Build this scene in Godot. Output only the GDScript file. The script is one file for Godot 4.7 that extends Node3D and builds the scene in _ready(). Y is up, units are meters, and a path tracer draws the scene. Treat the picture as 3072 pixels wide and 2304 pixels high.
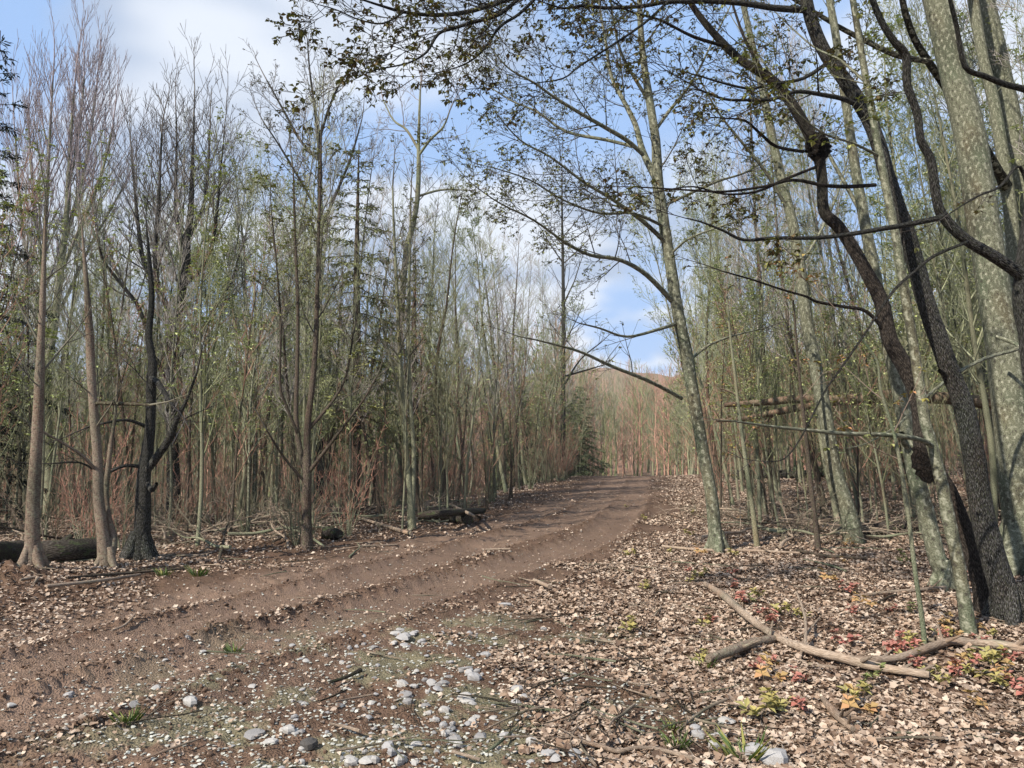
extends Node3D
# A dirt track through leafing spring woods. Photo pixels (3072 x 2304) are turned into directions;
# distances come from where a thing meets the ground.

const FPX := 2300.0
const PITCH := 4.43
const EYE := 1.6

var rng := RandomNumberGenerator.new()
var nz := FastNoiseLite.new()
var nf := FastNoiseLite.new()
var counts := {}
var M := {}
var rut_a: PackedVector2Array
var rut_b: PackedVector2Array
var rut_c: PackedVector2Array
var lut_a := PackedFloat32Array()
var lut_b := PackedFloat32Array()
var lut_c := PackedFloat32Array()
var arc := PackedFloat32Array()

# ---------------------------------------------------------------- geometry collector
class Geo:
	var v := PackedVector3Array()
	var n := PackedVector3Array()
	var c := PackedColorArray()
	var uv := PackedVector2Array()
	var ix := PackedInt32Array()
	var off := Vector3.ZERO
	static var lump: FastNoiseLite

	func tube(pts: PackedVector3Array, rad: PackedFloat32Array, sides: int, col: Color, wob := 0.0, cap := false, tile := 0.45) -> void:
		var m := pts.size()
		if m < 2:
			return
		var ref := Vector3(0.31, 0.11, 0.94)
		var first := (pts[1] - pts[0]).normalized()
		if absf(first.dot(ref)) > 0.9:
			ref = Vector3(0.9, 0.1, -0.3)
		var acc := 0.0
		var seam := 1 if sides >= 5 else 0
		var per := sides + seam
		var base := v.size()
		var urep := maxf(1.0, roundf(TAU * rad[0] / tile))
		var ph := pts[0].x * 7.0 + pts[0].z * 3.0
		for i in m:
			var t := (pts[mini(i + 1, m - 1)] - pts[maxi(i - 1, 0)]).normalized()
			ref = (ref - t * ref.dot(t)).normalized()
			var b := t.cross(ref)
			if i > 0:
				acc += pts[i].distance_to(pts[i - 1])
			for k in per:
				var a := TAU * float(k) / sides
				var nn := ref * cos(a) + b * sin(a)
				var r := rad[i]
				if wob > 0.0:
					var wp := pts[i] + nn * r
					r *= 1.0 + wob * (sin(3.0 * a + acc * 4.0 + ph) + sin(2.0 * a - acc * 2.3 + ph * 2.0) + 3.5 * lump.get_noise_3d(wp.x * 9.0, wp.y * 4.0, wp.z * 9.0))
				v.append(pts[i] + nn * r - off)
				n.append(nn)
				if wob > 0.0:                            # blotches of older, mossier and barer bark
					var bp := pts[i] + nn * r
					var m1 := 1.0 + 0.9 * lump.get_noise_3d(bp.x * 2.6, bp.y * 1.4, bp.z * 2.6)
					var m2 := 0.22 * lump.get_noise_3d(bp.x * 5.0 + 50.0, bp.y * 2.0, bp.z * 5.0)
					c.append(Color(col.r * (m1 + m2), col.g * m1, col.b * (m1 - absf(m2) * 0.5)))
				else:
					c.append(col)
				uv.append(Vector2(urep * k / sides, acc / tile))
		for i in m - 1:
			for k in sides:
				var k2 := k + 1 if seam else (k + 1) % sides
				var a0 := base + i * per + k
				var a1 := base + i * per + k2
				var b0 := a0 + per
				var b1 := a1 + per
				ix.append_array([a0, b0, a1, a1, b0, b1])
		if cap:
			for e in [0, m - 1]:
				var t2 := (pts[1] - pts[0]).normalized() * -1.0 if e == 0 else (pts[m - 1] - pts[m - 2]).normalized()
				var ci := v.size()
				v.append(pts[e] - off)
				n.append(t2)
				c.append(col)
				uv.append(Vector2(0.5, 0.5))
				for k in per:
					v.append(v[base + e * per + k])
					n.append(t2)
					c.append(col)
					uv.append(Vector2(0.5 + 0.2 * cos(TAU * k / sides), 0.5 + 0.2 * sin(TAU * k / sides)))
				for k in sides:
					var k3 := k + 1 if seam else (k + 1) % sides
					if e == 0:
						ix.append_array([ci, ci + 1 + k, ci + 1 + k3])
					else:
						ix.append_array([ci, ci + 1 + k3, ci + 1 + k])

	# a leaf: two halves folded along the midrib
	func leaf(p: Vector3, d: Vector3, side: Vector3, l: float, w: float, col: Color, fold := 0.35) -> void:
		var up := side.cross(d).normalized()
		var q := p - off
		var b := v.size()
		var tip := q + d * l - up * l * 0.15
		var a := q + d * l * 0.45 + side * w + up * w * fold
		var z := q + d * l * 0.45 - side * w + up * w * fold
		v.append_array([q, tip, a, q, z, tip])
		var n1 := (a - q).cross(tip - q).normalized()
		var n2 := (tip - q).cross(z - q).normalized()
		n.append_array([n1, n1, n1, n2, n2, n2])
		for i in 6:
			c.append(col)
			uv.append(Vector2(0, 0))
			ix.append(b + i)

	func empty() -> bool:
		return ix.is_empty()

	func mesh() -> ArrayMesh:
		var arr := []
		arr.resize(Mesh.ARRAY_MAX)
		arr[Mesh.ARRAY_VERTEX] = v
		arr[Mesh.ARRAY_NORMAL] = n
		arr[Mesh.ARRAY_COLOR] = c
		arr[Mesh.ARRAY_TEX_UV] = uv
		arr[Mesh.ARRAY_INDEX] = ix
		var am := ArrayMesh.new()
		am.add_surface_from_arrays(Mesh.PRIMITIVE_TRIANGLES, arr)
		return am

# ---------------------------------------------------------------- naming and tagging
func numbered(called: String) -> String:
	var k: int = counts.get(called, 0)
	counts[called] = k + 1
	return called if k == 0 else "%s_%03d" % [called, k]

func tag(o: Node, label: String, category: String, group := "", kind := "") -> Node:
	if label: o.set_meta("label", label)
	if category: o.set_meta("category", category)
	if group: o.set_meta("group", group)
	if kind: o.set_meta("kind", kind)
	return o

func thing(called: String, at: Vector3, label: String, category: String, group := "") -> Node3D:
	var o := Node3D.new()
	o.name = numbered(called)
	add_child(o, true)
	o.position = at
	tag(o, label, category, group)
	return o

func part(called: String, me: Mesh, mat: Material, parent: Node, kind := "") -> MeshInstance3D:
	var o := MeshInstance3D.new()
	o.name = called if parent != self else numbered(called)
	o.mesh = me
	o.material_override = mat
	parent.add_child(o, true)
	if kind: o.set_meta("kind", kind)
	return o

func copy(src: Node3D, label: String, group: String) -> Node3D:
	var o: Node3D = src.duplicate()
	o.name = numbered(String(src.get_meta("base_name")))
	add_child(o, true)
	o.set_meta("label", label)
	o.set_meta("group", group)
	return o

# ---------------------------------------------------------------- camera geometry
func ray(px: float, py: float) -> Vector3:
	var d := Vector3((px - 1536.0) / FPX, (1152.0 - py) / FPX, -1.0)
	return d.rotated(Vector3.RIGHT, deg_to_rad(PITCH))

func P(px: float, py: float, depth: float) -> Vector3:
	var d := ray(px, py)
	return Vector3(0, EYE, 0) + d * (depth / -d.z)

func flat(px: float, py: float) -> Vector2:   # (x, distance ahead) on level ground
	var d := ray(px, py)
	var t := -EYE / d.y
	return Vector2(d.x * t, -d.z * t)

func G(px: float, py: float) -> Vector3:
	var d := ray(px, py)
	var t := 2.0
	var last := 2.0
	while t < 220.0:
		var p := Vector3(0, EYE, 0) + d * t
		if p.y < h(p.x, p.z):
			for i in 12:
				var mid := (last + t) * 0.5
				var q := Vector3(0, EYE, 0) + d * mid
				if q.y < h(q.x, q.z): t = mid
				else: last = mid
			break
		last = t
		t *= 1.02
	var e := Vector3(0, EYE, 0) + d * t
	e.y = h(e.x, e.z)
	return e

# ---------------------------------------------------------------- terrain
func sm(a: float, b: float, x: float) -> float:
	var t := clampf((x - a) / (b - a), 0.0, 1.0)
	return t * t * (3.0 - 2.0 * t)

func make_lut(pix: Array) -> PackedFloat32Array:
	var w := PackedVector2Array()
	for p in pix:
		w.append(flat(p[0], p[1]))
	var out := PackedFloat32Array()
	for i in 600:                                    # every 0.1 m ahead
		var d := i * 0.1
		var k := 0
		while k < w.size() - 2 and d > w[k + 1].y:
			k += 1
		var t := (d - w[k].y) / (w[k + 1].y - w[k].y)
		out.append(w[k].x + (w[k + 1].x - w[k].x) * t)
	# round the corners
	for pas in 3:
		var s := out.duplicate()
		for i in range(6, 594):
			var a := 0.0
			for j in range(-6, 7): a += out[i + j]
			s[i] = a / 13.0
		out = s
	return out

func lat(lut: PackedFloat32Array, x: float, d: float) -> float:   # distance across the wheel line, + to the right
	var i := clampi(int(d * 10.0), 0, 597)
	var f := clampf(d * 10.0 - i, 0.0, 1.0)
	var c := lerpf(lut[i], lut[i + 1], f)
	var s := (lut[clampi(i + 4, 0, 599)] - lut[clampi(i - 4, 0, 599)]) / 0.8
	return (x - c) / sqrt(1.0 + s * s)

func along(d: float) -> float:               # metres along the track
	var i := clampi(int(d * 10.0), 0, 597)
	return lerpf(arc[i], arc[i + 1], clampf(d * 10.0 - i, 0.0, 1.0))

func h_coarse(x: float, z: float) -> float:
	var d := -z
	var y := 0.0
	var sa := lat(lut_a, x, minf(d, 58.0)) if d > 0.0 else 0.0
	var sb := lat(lut_b, x, minf(d, 58.0)) if d > 0.0 else 0.0
	y -= 2.8 * sm(1.5, 13.0, -sa) * sm(14.0, 42.0, d)
	y += 0.035 * clampf(sb - 2.0, 0.0, 60.0) * sm(7.0, 26.0, d)
	y -= 2.0 * sm(37.0, 62.0, d) * (1.0 - sm(4.0, 20.0, sb))
	var far := sm(75.0, 290.0, d)
	y += far * (25.0 + 7.0 * nz.get_noise_2d(x * 0.35 + 500.0, z * 0.2)) 
	y += 0.10 * nz.get_noise_2d(x * 4.0, z * 4.0) * (0.25 + 0.75 * sm(1.0, 5.0, maxf(-sa, sb)))
	return y

func rut_profile(s: float, deep: float, x: float, z: float, u: float) -> float:
	var a := absf(s)
	if a > 1.0:
		return 0.0
	var y := -deep * (1.0 - sm(0.22, 0.42, a))
	y += 0.012 * nf.get_noise_2d(s * 7.0 + deep * 900.0, u * 0.35)
	var clod := 0.45 + 1.2 * absf(nf.get_noise_2d(x * 9.0, z * 9.0)) + 0.9 * nf.get_noise_2d(s * 3.0 + 30.0 + deep * 500.0, u * 0.5)
	y += deep * 1.15 * exp(-pow((a - 0.5) / 0.13, 2.0)) * maxf(0.0, clod)
	return y

func h(x: float, z: float) -> float:
	var d := -z
	var y := h_coarse(x, z)
	if d > 45.0 or d < 0.5:
		return y
	var fade := 1.0 - 0.75 * sm(13.0, 26.0, d) - 0.25 * sm(30.0, 42.0, d)
	var sa := lat(lut_a, x, d)
	var sb := lat(lut_b, x, d)
	var sc := lat(lut_c, x, d)
	var u := along(d)
	y += fade * (rut_profile(sa, 0.032, x, z, u) + rut_profile(sb, 0.040, x, z, u) + rut_profile(sc, 0.022, x, z, u) * 0.8)
	if d < 26.0:
		var on := minf(absf(sa), absf(sb))
		var rough := 0.5 + 0.5 * sm(0.25, 0.6, on)
		y += rough * (0.035 * nf.get_noise_2d(x * 1.6, z * 1.6) + 0.016 * nf.get_noise_2d(x * 6.0, z * 6.0) + 0.012 * nf.get_noise_2d(x * 15.0, z * 15.0))
	# the churned heap of earth at the edge of the woods
	var hp := Vector2(x + 5.9, d - 8.6)
	y += 0.22 * exp(-hp.length_squared() / 0.9) * (0.8 + 0.9 * absf(nf.get_noise_2d(x * 5.0, z * 5.0)))
	return y

func on_ground(x: float, z: float) -> Vector3:
	return Vector3(x, h(x, z), z)

# how thickly dead leaves lie here, 0..1
func litter(x: float, z: float) -> float:
	var d := -z
	if d < 0.0: return 0.6
	var n := nz.get_noise_2d(x * 9.0 + 77.0, z * 9.0)
	var sa := lat(lut_a, x, minf(d, 58.0))
	var sb := lat(lut_b, x, minf(d, 58.0))
	var edge := 0.45
	if d < 7.0: edge = lerpf(0.5, 0.05, sm(4.0, 7.0, d))
	elif d < 12.0: edge = lerpf(0.05, 1.5, (d - 7.0) / 5.0)
	else: edge = lut_b[clampi(int(d * 10.0), 0, 599)] + 0.9
	var right := sm(-0.55, 0.8, x - edge + n * 1.6)
	right *= sm(0.35, 0.9, sb + n * 0.3) if d > 7.0 else 1.0
	var left := 0.16 * sm(0.7, 1.9, -sa + n * 1.6) + 0.6 * sm(2.6, 4.4, -sa + n * 2.0)
	var soil := sm(0.0, 0.28, nz.get_noise_2d(x * 7.0 - 40.0, z * 14.0 + 9.0)) * (1.0 - 0.7 * sm(7.0, 12.0, d))
	var r := maxf(right * (1.0 - 0.85 * soil), left)
	# loosened leaves along the ridges between the wheel lines
	var mid := exp(-pow((minf(absf(sa), absf(sb)) - 0.55) / 0.15, 2.0))
	return clampf(maxf(r, maxf(0.035, mid * 0.17 * (0.6 + n))), 0.0, 1.0)

# ---------------------------------------------------------------- materials
func lin(r: float, g: float, b: float) -> Color:
	return Color(r, g, b).linear_to_srgb()

func noise_tex(typ: int, freq: float, oct: int, ramp: Array, sd: int, size := 512, cell := -1) -> NoiseTexture2D:
	var f := FastNoiseLite.new()
	f.noise_type = typ
	f.frequency = freq
	f.seed = sd
	f.fractal_octaves = oct
	if oct <= 1: f.fractal_type = FastNoiseLite.FRACTAL_NONE
	if cell >= 0: f.cellular_return_type = cell
	var t := NoiseTexture2D.new()
	t.width = size
	t.height = size
	t.seamless = true
	t.noise = f
	if ramp:
		var g := Gradient.new()
		var offs := PackedFloat32Array()
		var cols := PackedColorArray()
		for r in ramp:
			offs.append(r[0])
			cols.append(r[1])
		g.offsets = offs
		g.colors = cols
		t.color_ramp = g
	return t

func bark(called: String, ramp: Array, uvs: Vector3, bump: float, sd: int, typ := FastNoiseLite.TYPE_SIMPLEX_SMOOTH, freq := 0.02, lichen = null, lf := 0.006) -> StandardMaterial3D:
	var m := StandardMaterial3D.new()
	m.resource_name = called
	m.roughness = 0.95
	m.metallic_specular = 0.25
	m.vertex_color_use_as_albedo = true
	m.albedo_texture = noise_tex(typ, freq, 5, ramp, sd)
	m.uv1_scale = uvs
	m.heightmap_enabled = bump > 0.0
	if bump > 0.0:
		m.heightmap_texture = noise_tex(typ, freq, 5, [], sd)
		m.heightmap_scale = bump
	if lichen != null:
		m.detail_enabled = true
		m.detail_blend_mode = BaseMaterial3D.BLEND_MODE_MIX
		m.detail_albedo = noise_tex(FastNoiseLite.TYPE_SIMPLEX, lf, 5, lichen, sd + 50)
		m.detail_mask = noise_tex(FastNoiseLite.TYPE_SIMPLEX_SMOOTH, 0.07, 3, [[0.0, Color.WHITE], [1.0, Color.WHITE]], sd + 51, 32)
	return m

func vcol(called: String, rough := 0.9, back := Color.BLACK) -> StandardMaterial3D:
	var m := StandardMaterial3D.new()
	m.resource_name = called
	m.roughness = rough
	m.metallic_specular = 0.3
	m.vertex_color_use_as_albedo = true
	if back != Color.BLACK:
		m.backlight_enabled = true
		m.backlight = back
	return m

func make_materials() -> void:
	var clear := Color(0.5, 0.5, 0.5, 0.0)
	M.dark = bark("dark furrowed bark", [[0.0, lin(.010, .0095, .009)], [0.40, lin(.022, .021, .020)], [0.6, lin(.055, .052, .05)], [0.8, lin(.12, .115, .11)], [1.0, lin(.20, .19, .185)]], Vector3(2.0, 0.7, 1), 2.2, 3, FastNoiseLite.TYPE_SIMPLEX, 0.022,
		[[0.0, Color(lin(.10, .12, .065), 0.6)], [0.2, Color(lin(.10, .12, .065), 0.4)], [0.3, Color(lin(.1, .12, .07), 0.0)], [0.60, Color(lin(.2, .21, .2), 0.0)], [0.72, Color(lin(.2, .21, .2), 0.3)], [0.84, Color(lin(.28, .29, .28), 0.5)], [1.0, Color(lin(.36, .37, .36), 0.6)]], 0.02)
	M.grey = bark("smooth grey bark with lichen", [[0.0, lin(.065, .065, .046)], [0.45, lin(.118, .124, .086)], [0.7, lin(.155, .162, .118)], [1.0, lin(.25, .255, .195)]], Vector3(1.0, 1.3, 1), 0.25, 11, FastNoiseLite.TYPE_SIMPLEX, 0.03,
		[[0.0, Color(lin(.04, .036, .03), 0.9)], [0.17, Color(lin(.05, .045, .04), 0.8)], [0.25, Color(lin(.1, .1, .07), 0.0)], [0.60, Color(lin(.20, .21, .15), 0.0)], [0.70, Color(lin(.24, .25, .19), 0.5)], [0.84, Color(lin(.33, .33, .26), 0.7)], [1.0, Color(lin(.42, .42, .35), 0.85)]])
	M.brown = bark("brown scaly bark", [[0.0, lin(.03, .023, .019)], [0.45, lin(.085, .066, .053)], [0.75, lin(.15, .122, .1)], [1.0, lin(.24, .2, .168)]], Vector3(1.6, 0.8, 1), 1.2, 21, FastNoiseLite.TYPE_SIMPLEX, 0.024,
		[[0.0, Color(lin(.09, .11, .055), 0.5)], [0.3, Color(lin(.1, .12, .06), 0.3)], [0.38, Color(lin(.1, .12, .06), 0.0)], [1.0, clear]])
	M.umber = bark("blackish brown bark", [[0.0, lin(.014, .012, .011)], [0.45, lin(.036, .031, .027)], [0.72, lin(.08, .068, .058)], [1.0, lin(.17, .148, .128)]], Vector3(1.8, 0.7, 1), 1.8, 25, FastNoiseLite.TYPE_SIMPLEX, 0.022)
	M.pale = bark("pale birch bark", [[0.0, lin(.10, .075, .058)], [0.4, lin(.165, .128, .10)], [0.7, lin(.21, .17, .135)], [1.0, lin(.32, .27, .222)]], Vector3(0.7, 1.8, 1), 0.3, 31, FastNoiseLite.TYPE_SIMPLEX, 0.02,
		[[0.0, Color(lin(.05, .04, .034), 0.9)], [0.2, Color(lin(.06, .05, .04), 0.7)], [0.28, Color(lin(.1, .1, .07), 0.0)], [0.66, Color(lin(.2, .22, .14), 0.0)], [0.76, Color(lin(.17, .18, .125), 0.5)], [1.0, Color(lin(.2, .21, .15), 0.6)]])
	M.olive = bark("olive grey bark", [[0.0, lin(.065, .07, .045)], [0.45, lin(.195, .20, .135)], [0.75, lin(.27, .275, .20)], [1.0, lin(.38, .385, .29)]], Vector3(1.0, 1.0, 1), 0.6, 41, FastNoiseLite.TYPE_SIMPLEX, 0.03)
	M.dead = bark("weathered bare wood", [[0.0, lin(.13, .095, .07)], [0.4, lin(.30, .235, .18)], [0.75, lin(.42, .345, .275)], [1.0, lin(.55, .48, .40)]], Vector3(2.0, 0.35, 1), 0.5, 61, FastNoiseLite.TYPE_SIMPLEX, 0.03)
	M.rot = bark("rotting dark log bark", [[0.0, lin(.015, .012, .01)], [0.5, lin(.05, .042, .036)], [0.8, lin(.1, .09, .075)], [1.0, lin(.17, .15, .13)]], Vector3(1.5, 0.6, 1), 1.6, 71, FastNoiseLite.TYPE_SIMPLEX, 0.03,
		[[0.0, Color(lin(.06, .085, .035), 0.7)], [0.28, Color(lin(.06, .085, .035), 0.5)], [0.36, Color(lin(.1, .12, .06), 0.0)], [1.0, clear]])
	M.twig = vcol("twig bark", 0.9)
	M.leaf = vcol("young leaves", 0.7, Color(0.5, 0.55, 0.25))
	M.needle = vcol("conifer needles", 0.8)
	M.litter = vcol("dead leaves", 0.85, Color(0.22, 0.17, 0.12))
	# earth
	var e := vcol("earth", 1.0)
	e.metallic_specular = 0.15
	e.albedo_texture = noise_tex(FastNoiseLite.TYPE_SIMPLEX, 0.05, 5, [[0.0, lin(.35, .34, .33)], [0.35, lin(.62, .61, .6)], [0.7, lin(.85, .85, .85)], [1.0, lin(1, 1, 1)]], 5, 1024)
	e.uv1_triplanar = true
	e.uv1_world_triplanar = true
	e.uv1_scale = Vector3(0.9, 0.9, 0.9)
	e.heightmap_enabled = true
	e.heightmap_texture = noise_tex(FastNoiseLite.TYPE_SIMPLEX, 0.05, 5, [], 5, 1024)
	e.heightmap_scale = 1.6
	M.earth = e
	for i in 4:
		var tone: Array = [[.34, .345, .355], [.26, .262, .268], [.085, .083, .081], [.42, .42, .415]][i]
		var st := StandardMaterial3D.new()
		st.resource_name = "slate stone"
		st.roughness = 0.85
		st.metallic_specular = 0.3
		st.albedo_color = lin(tone[0], tone[1], tone[2])
		st.albedo_texture = noise_tex(FastNoiseLite.TYPE_SIMPLEX, 0.02, 4, [[0.0, lin(.45, .42, .38)], [0.4, lin(.8, .78, .76)], [1.0, lin(1, 1, 1)]], 90 + i, 256)
		st.uv1_triplanar = true
		st.uv1_scale = Vector3.ONE * 5.0
		st.heightmap_enabled = true
		st.heightmap_texture = st.albedo_texture
		st.heightmap_scale = 0.4
		M["stone%d" % i] = st

# ---------------------------------------------------------------- branching
# q: lev (deepest level), n, ang, lr, t0 (arrays by level), up, gnarl, minr, leaf, lcol, lsize, tint
func grow(gt: Geo, gl: Geo, p: Vector3, d: Vector3, L: float, r: float, lev: int, q: Dictionary) -> void:
	var deepest: int = q.lev
	var segs := 7 if lev == 0 else (5 if lev == 1 else (4 if lev < deepest else 3))
	var sides := 6 if r > 0.035 else (4 if r > 0.012 else 3)
	var pts := PackedVector3Array([p])
	var rad := PackedFloat32Array([r])
	var dirs := [d]
	var dd := d
	var g: float = q.gnarl
	var up: float = q.up
	var minr: float = q.minr
	var endr := maxf(minr * 0.7, r * 0.22)
	for i in segs:
		dd = (dd + Vector3(rng.randf_range(-g, g), rng.randf_range(-g, g) + up, rng.randf_range(-g, g))).normalized()
		pts.append(pts[i] + dd * (L / segs))
		rad.append(lerpf(r, endr, float(i + 1) / segs))
		dirs.append(dd)
	var tint: Color = q.tint
	var tv := rng.randf_range(0.82, 1.18)
	gt.tube(pts, rad, sides, Color(tint.r * tv, tint.g * tv, tint.b * tv))
	if lev < deepest:
		var cnt: int = maxi(1, roundi(q.n[lev] * rng.randf_range(0.8, 1.2)))
		var az := rng.randf() * TAU
		for k in cnt:
			var t: float = lerpf(q.t0[lev], 0.98, (k + rng.randf()) / cnt)
			var fi := t * segs
			var i0 := mini(int(fi), segs - 1)
			var pp: Vector3 = pts[i0].lerp(pts[i0 + 1], fi - i0)
			var ax: Vector3 = dirs[i0 + 1]
			az += 2.4 + rng.randf_range(-0.5, 0.5)
			var perp := ax.cross(Vector3(0.37, 0.2, 0.9)).normalized().rotated(ax, az)
			var an: float = deg_to_rad(q.ang[lev] * rng.randf_range(0.7, 1.3))
			var cd := (ax * cos(an) + perp * sin(an)).normalized()
			var rr := maxf(minr, lerpf(r, endr, t) * 0.62)
			grow(gt, gl, pp, cd, L * q.lr[lev] * (1.15 - 0.6 * t) * rng.randf_range(0.65, 1.25), rr, lev + 1, q)
	if lev >= deepest - 1 and q.leaf > 0.0 and gl != null:
		var many := 1 if lev == deepest else 2
		for k in many:
			if rng.randf() < q.leaf:
				sprout(gl, pts[segs - k], dirs[segs], q)

func sprout(gl: Geo, p: Vector3, d: Vector3, q: Dictionary) -> void:
	var s: float = q.lsize * rng.randf_range(0.6, 1.3)
	var az := rng.randf() * TAU
	var droop: float = q.get("droop", 0.3)
	for k in rng.randi_range(2, q.get("lmax", 4)):
		az += TAU / 3.3 + rng.randf_range(-0.4, 0.4)
		var out := Vector3(cos(az), rng.randf_range(-0.5, 0.6) - droop, sin(az)).normalized()
		var side := out.cross(Vector3(rng.randf_range(-.4, .4), 1, rng.randf_range(-.4, .4))).normalized()
		var cs: Array = q.lcol
		var col: Color = cs[rng.randi() % cs.size()]
		var tv := rng.randf_range(0.75, 1.25)
		gl.leaf(p, (out + d * 0.3).normalized(), side, s, s * rng.randf_range(0.25, 0.42), Color(col.r * tv, col.g * tv, col.b * tv))

func smooth(pts: PackedVector3Array, rad: PackedFloat32Array, sub: int) -> Array:
	var op := PackedVector3Array()
	var orr := PackedFloat32Array()
	var m := pts.size()
	for i in m - 1:
		var p0 := pts[maxi(i - 1, 0)]
		var p3 := pts[mini(i + 2, m - 1)]
		for k in sub:
			var t := float(k) / sub
			op.append(pts[i].cubic_interpolate(pts[i + 1], p0, p3, t))
			orr.append(lerpf(rad[i], rad[i + 1], t))
	op.append(pts[m - 1])
	orr.append(rad[m - 1])
	return [op, orr]

# twigs along a limb
func dress(gt: Geo, gl: Geo, pts: PackedVector3Array, rad: PackedFloat32Array, t0: float, per_m: float, len0: float, lev: int, q: Dictionary) -> void:
	var m := pts.size()
	var total := 0.0
	for i in m - 1: total += pts[i].distance_to(pts[i + 1])
	var acc := 0.0
	var az := rng.randf() * TAU
	for i in m - 1:
		var sl := pts[i].distance_to(pts[i + 1])
		var t := acc / total
		acc += sl
		if t < t0: continue
		var cnt := int(sl * per_m + rng.randf())
		for k in cnt:
			var f := rng.randf()
			var ax := (pts[i + 1] - pts[i]).normalized()
			az += 2.4 + rng.randf_range(-.6, .6)
			var perp := ax.cross(Vector3(0.37, 0.2, 0.9)).normalized().rotated(ax, az)
			var an := deg_to_rad(q.get("side_ang", 48.0) * rng.randf_range(0.7, 1.25))
			var cd := (ax * cos(an) + perp * sin(an)).normalized()
			var ll := len0 * rng.randf_range(0.45, 1.2) * (1.1 - 0.55 * t)
			grow(gt, gl, pts[i].lerp(pts[i + 1], f), cd, ll, maxf(q.minr, minf(rad[i] * 0.45, ll * 0.013)), lev, q)
	# the end itself
	grow(gt, gl, pts[m - 1], (pts[m - 1] - pts[m - 2]).normalized(), len0 * 0.8, rad[m - 1], lev, q)

func qset(over := {}) -> Dictionary:
	var q := {"lev": 3, "n": [7, 6, 5, 3], "ang": [45.0, 42.0, 40.0, 38.0], "lr": [0.5, 0.5, 0.5, 0.5], "t0": [0.3, 0.2, 0.15, 0.1], "up": 0.06, "gnarl": 0.12, "minr": 0.003,
		"leaf": 0.0, "lcol": [Color(.1, .12, .04)], "lsize": 0.05, "tint": Color(.09, .083, .072), "side_ang": 48.0}
	q.merge(over, true)
	return q

# a tree traced through pixels: px = [[x, y, width in px], ...] from the foot up; limbs = [{px, dz}] leave it
func traced(called: String, label: String, category: String, mat: Material, px: Array, limbs: Array, q: Dictionary, o := {}) -> Node3D:
	var foot := G(px[0][0], px[0][1])
	var depth: float = o.get("depth", -foot.z)
	if o.has("depth"):
		foot = P(px[0][0], px[0][1], depth)
		foot.y = h(foot.x, foot.z)
	var node := thing(called, foot, label, category, o.get("group", ""))
	var tr := Geo.new()
	var gt := Geo.new()
	var gl := Geo.new()
	for g in [tr, gt, gl]: g.off = foot
	var pts := PackedVector3Array()
	var rad := PackedFloat32Array()
	var back: float = o.get("back", 0.0)        # leans away over its length
	for i in px.size():
		var f := float(i) / (px.size() - 1)
		pts.append(P(px[i][0], px[i][1], depth + back * f) if i > 0 else foot)
		rad.append(px[i][2] * 0.5 / FPX * depth)
	# the root flare
	pts[0].y -= 0.12
	rad[0] *= 1.25
	var s := smooth(pts, rad, o.get("sub", 4))
	tr.tube(s[0], s[1], o.get("sides", 12), Color.WHITE, o.get("wob", 0.025))
	if o.get("roots", 0) > 0:
		for k in o.roots:
			var a: float = TAU * k / o.roots + rng.randf()
			var dir := Vector3(cos(a), 0, sin(a))
			var r0: float = rad[0]
			tr.tube(PackedVector3Array([foot + Vector3(0, r0 * 2.2, 0) + dir * r0 * 0.35, foot + Vector3(0, r0 * 0.8, 0) + dir * r0 * 0.75, foot + Vector3(0, 0.0, 0) + dir * r0 * 1.25, foot + Vector3(0, -0.12, 0) + dir * r0 * 1.9]),
				PackedFloat32Array([r0 * 0.35, r0 * 0.45, r0 * 0.34, r0 * 0.15]), 7, Color.WHITE, 0.04)
	for kb in o.get("burls", []):               # [x, y, width px, height px]
		var c := P(kb[0], kb[1], depth)
		var ru: float = kb[2] * 0.5 / FPX * depth
		var hu: float = kb[3] * 0.5 / FPX * depth
		var bp := PackedVector3Array()
		var br := PackedFloat32Array()
		for k in 13:
			var t := -1.0 + 2.0 * k / 12.0
			bp.append(c + Vector3(-t * hu * 0.15, t * hu, 0))
			br.append(maxf(0.01, ru * sqrt(maxf(0.0, 1.0 - t * t)) * (1.0 + 0.12 * sin(k * 2.7))))
		tr.tube(bp, br, 12, Color(0.25, 0.24, 0.24), 0.09)
	var crown0: float = o.get("crown0", 0.45)
	if o.get("dress", 0.0) > 0.0:
		dress(gt, gl, s[0], s[1], crown0, o.dress, o.get("twig_len", 1.6), o.get("lev0", 1), q)
	var limb_meshes := []
	for l in limbs:
		var lp := PackedVector3Array()
		var lr := PackedFloat32Array()
		var dz: float = l.get("dz", -0.8)
		var dz0: float = l.get("d0", 0.0)
		for i in l.px.size():
			var e: Array = l.px[i]
			var f: float = float(i) / (l.px.size() - 1)
			lp.append(P(e[0], e[1], depth + dz0 + dz * f))
			lr.append(e[2] * 0.5 / FPX * (depth + dz0 + dz * f))
		var ls := smooth(lp, lr, 4)
		var lg := Geo.new()
		lg.off = foot
		lg.tube(ls[0], ls[1], 8, l.get("col", Color.WHITE), 0.02)
		limb_meshes.append(lg.mesh())
		if l.get("dress", 3.0) > 0.0:
			dress(gt, gl, ls[0], ls[1], l.get("t0", 0.2), l.get("dress", 3.0), l.get("twig_len", 0.9), l.get("lev0", 1), q)
	var stem := part("trunk", tr.mesh(), mat, node)
	for lm in limb_meshes: part("limb", lm, mat, stem)
	if not gt.empty():
		var cr := part("crown", gt.mesh(), M.twig, node)
		if not gl.empty(): part("foliage", gl.mesh(), M.leaf, cr, "stuff")
	return node

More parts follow.
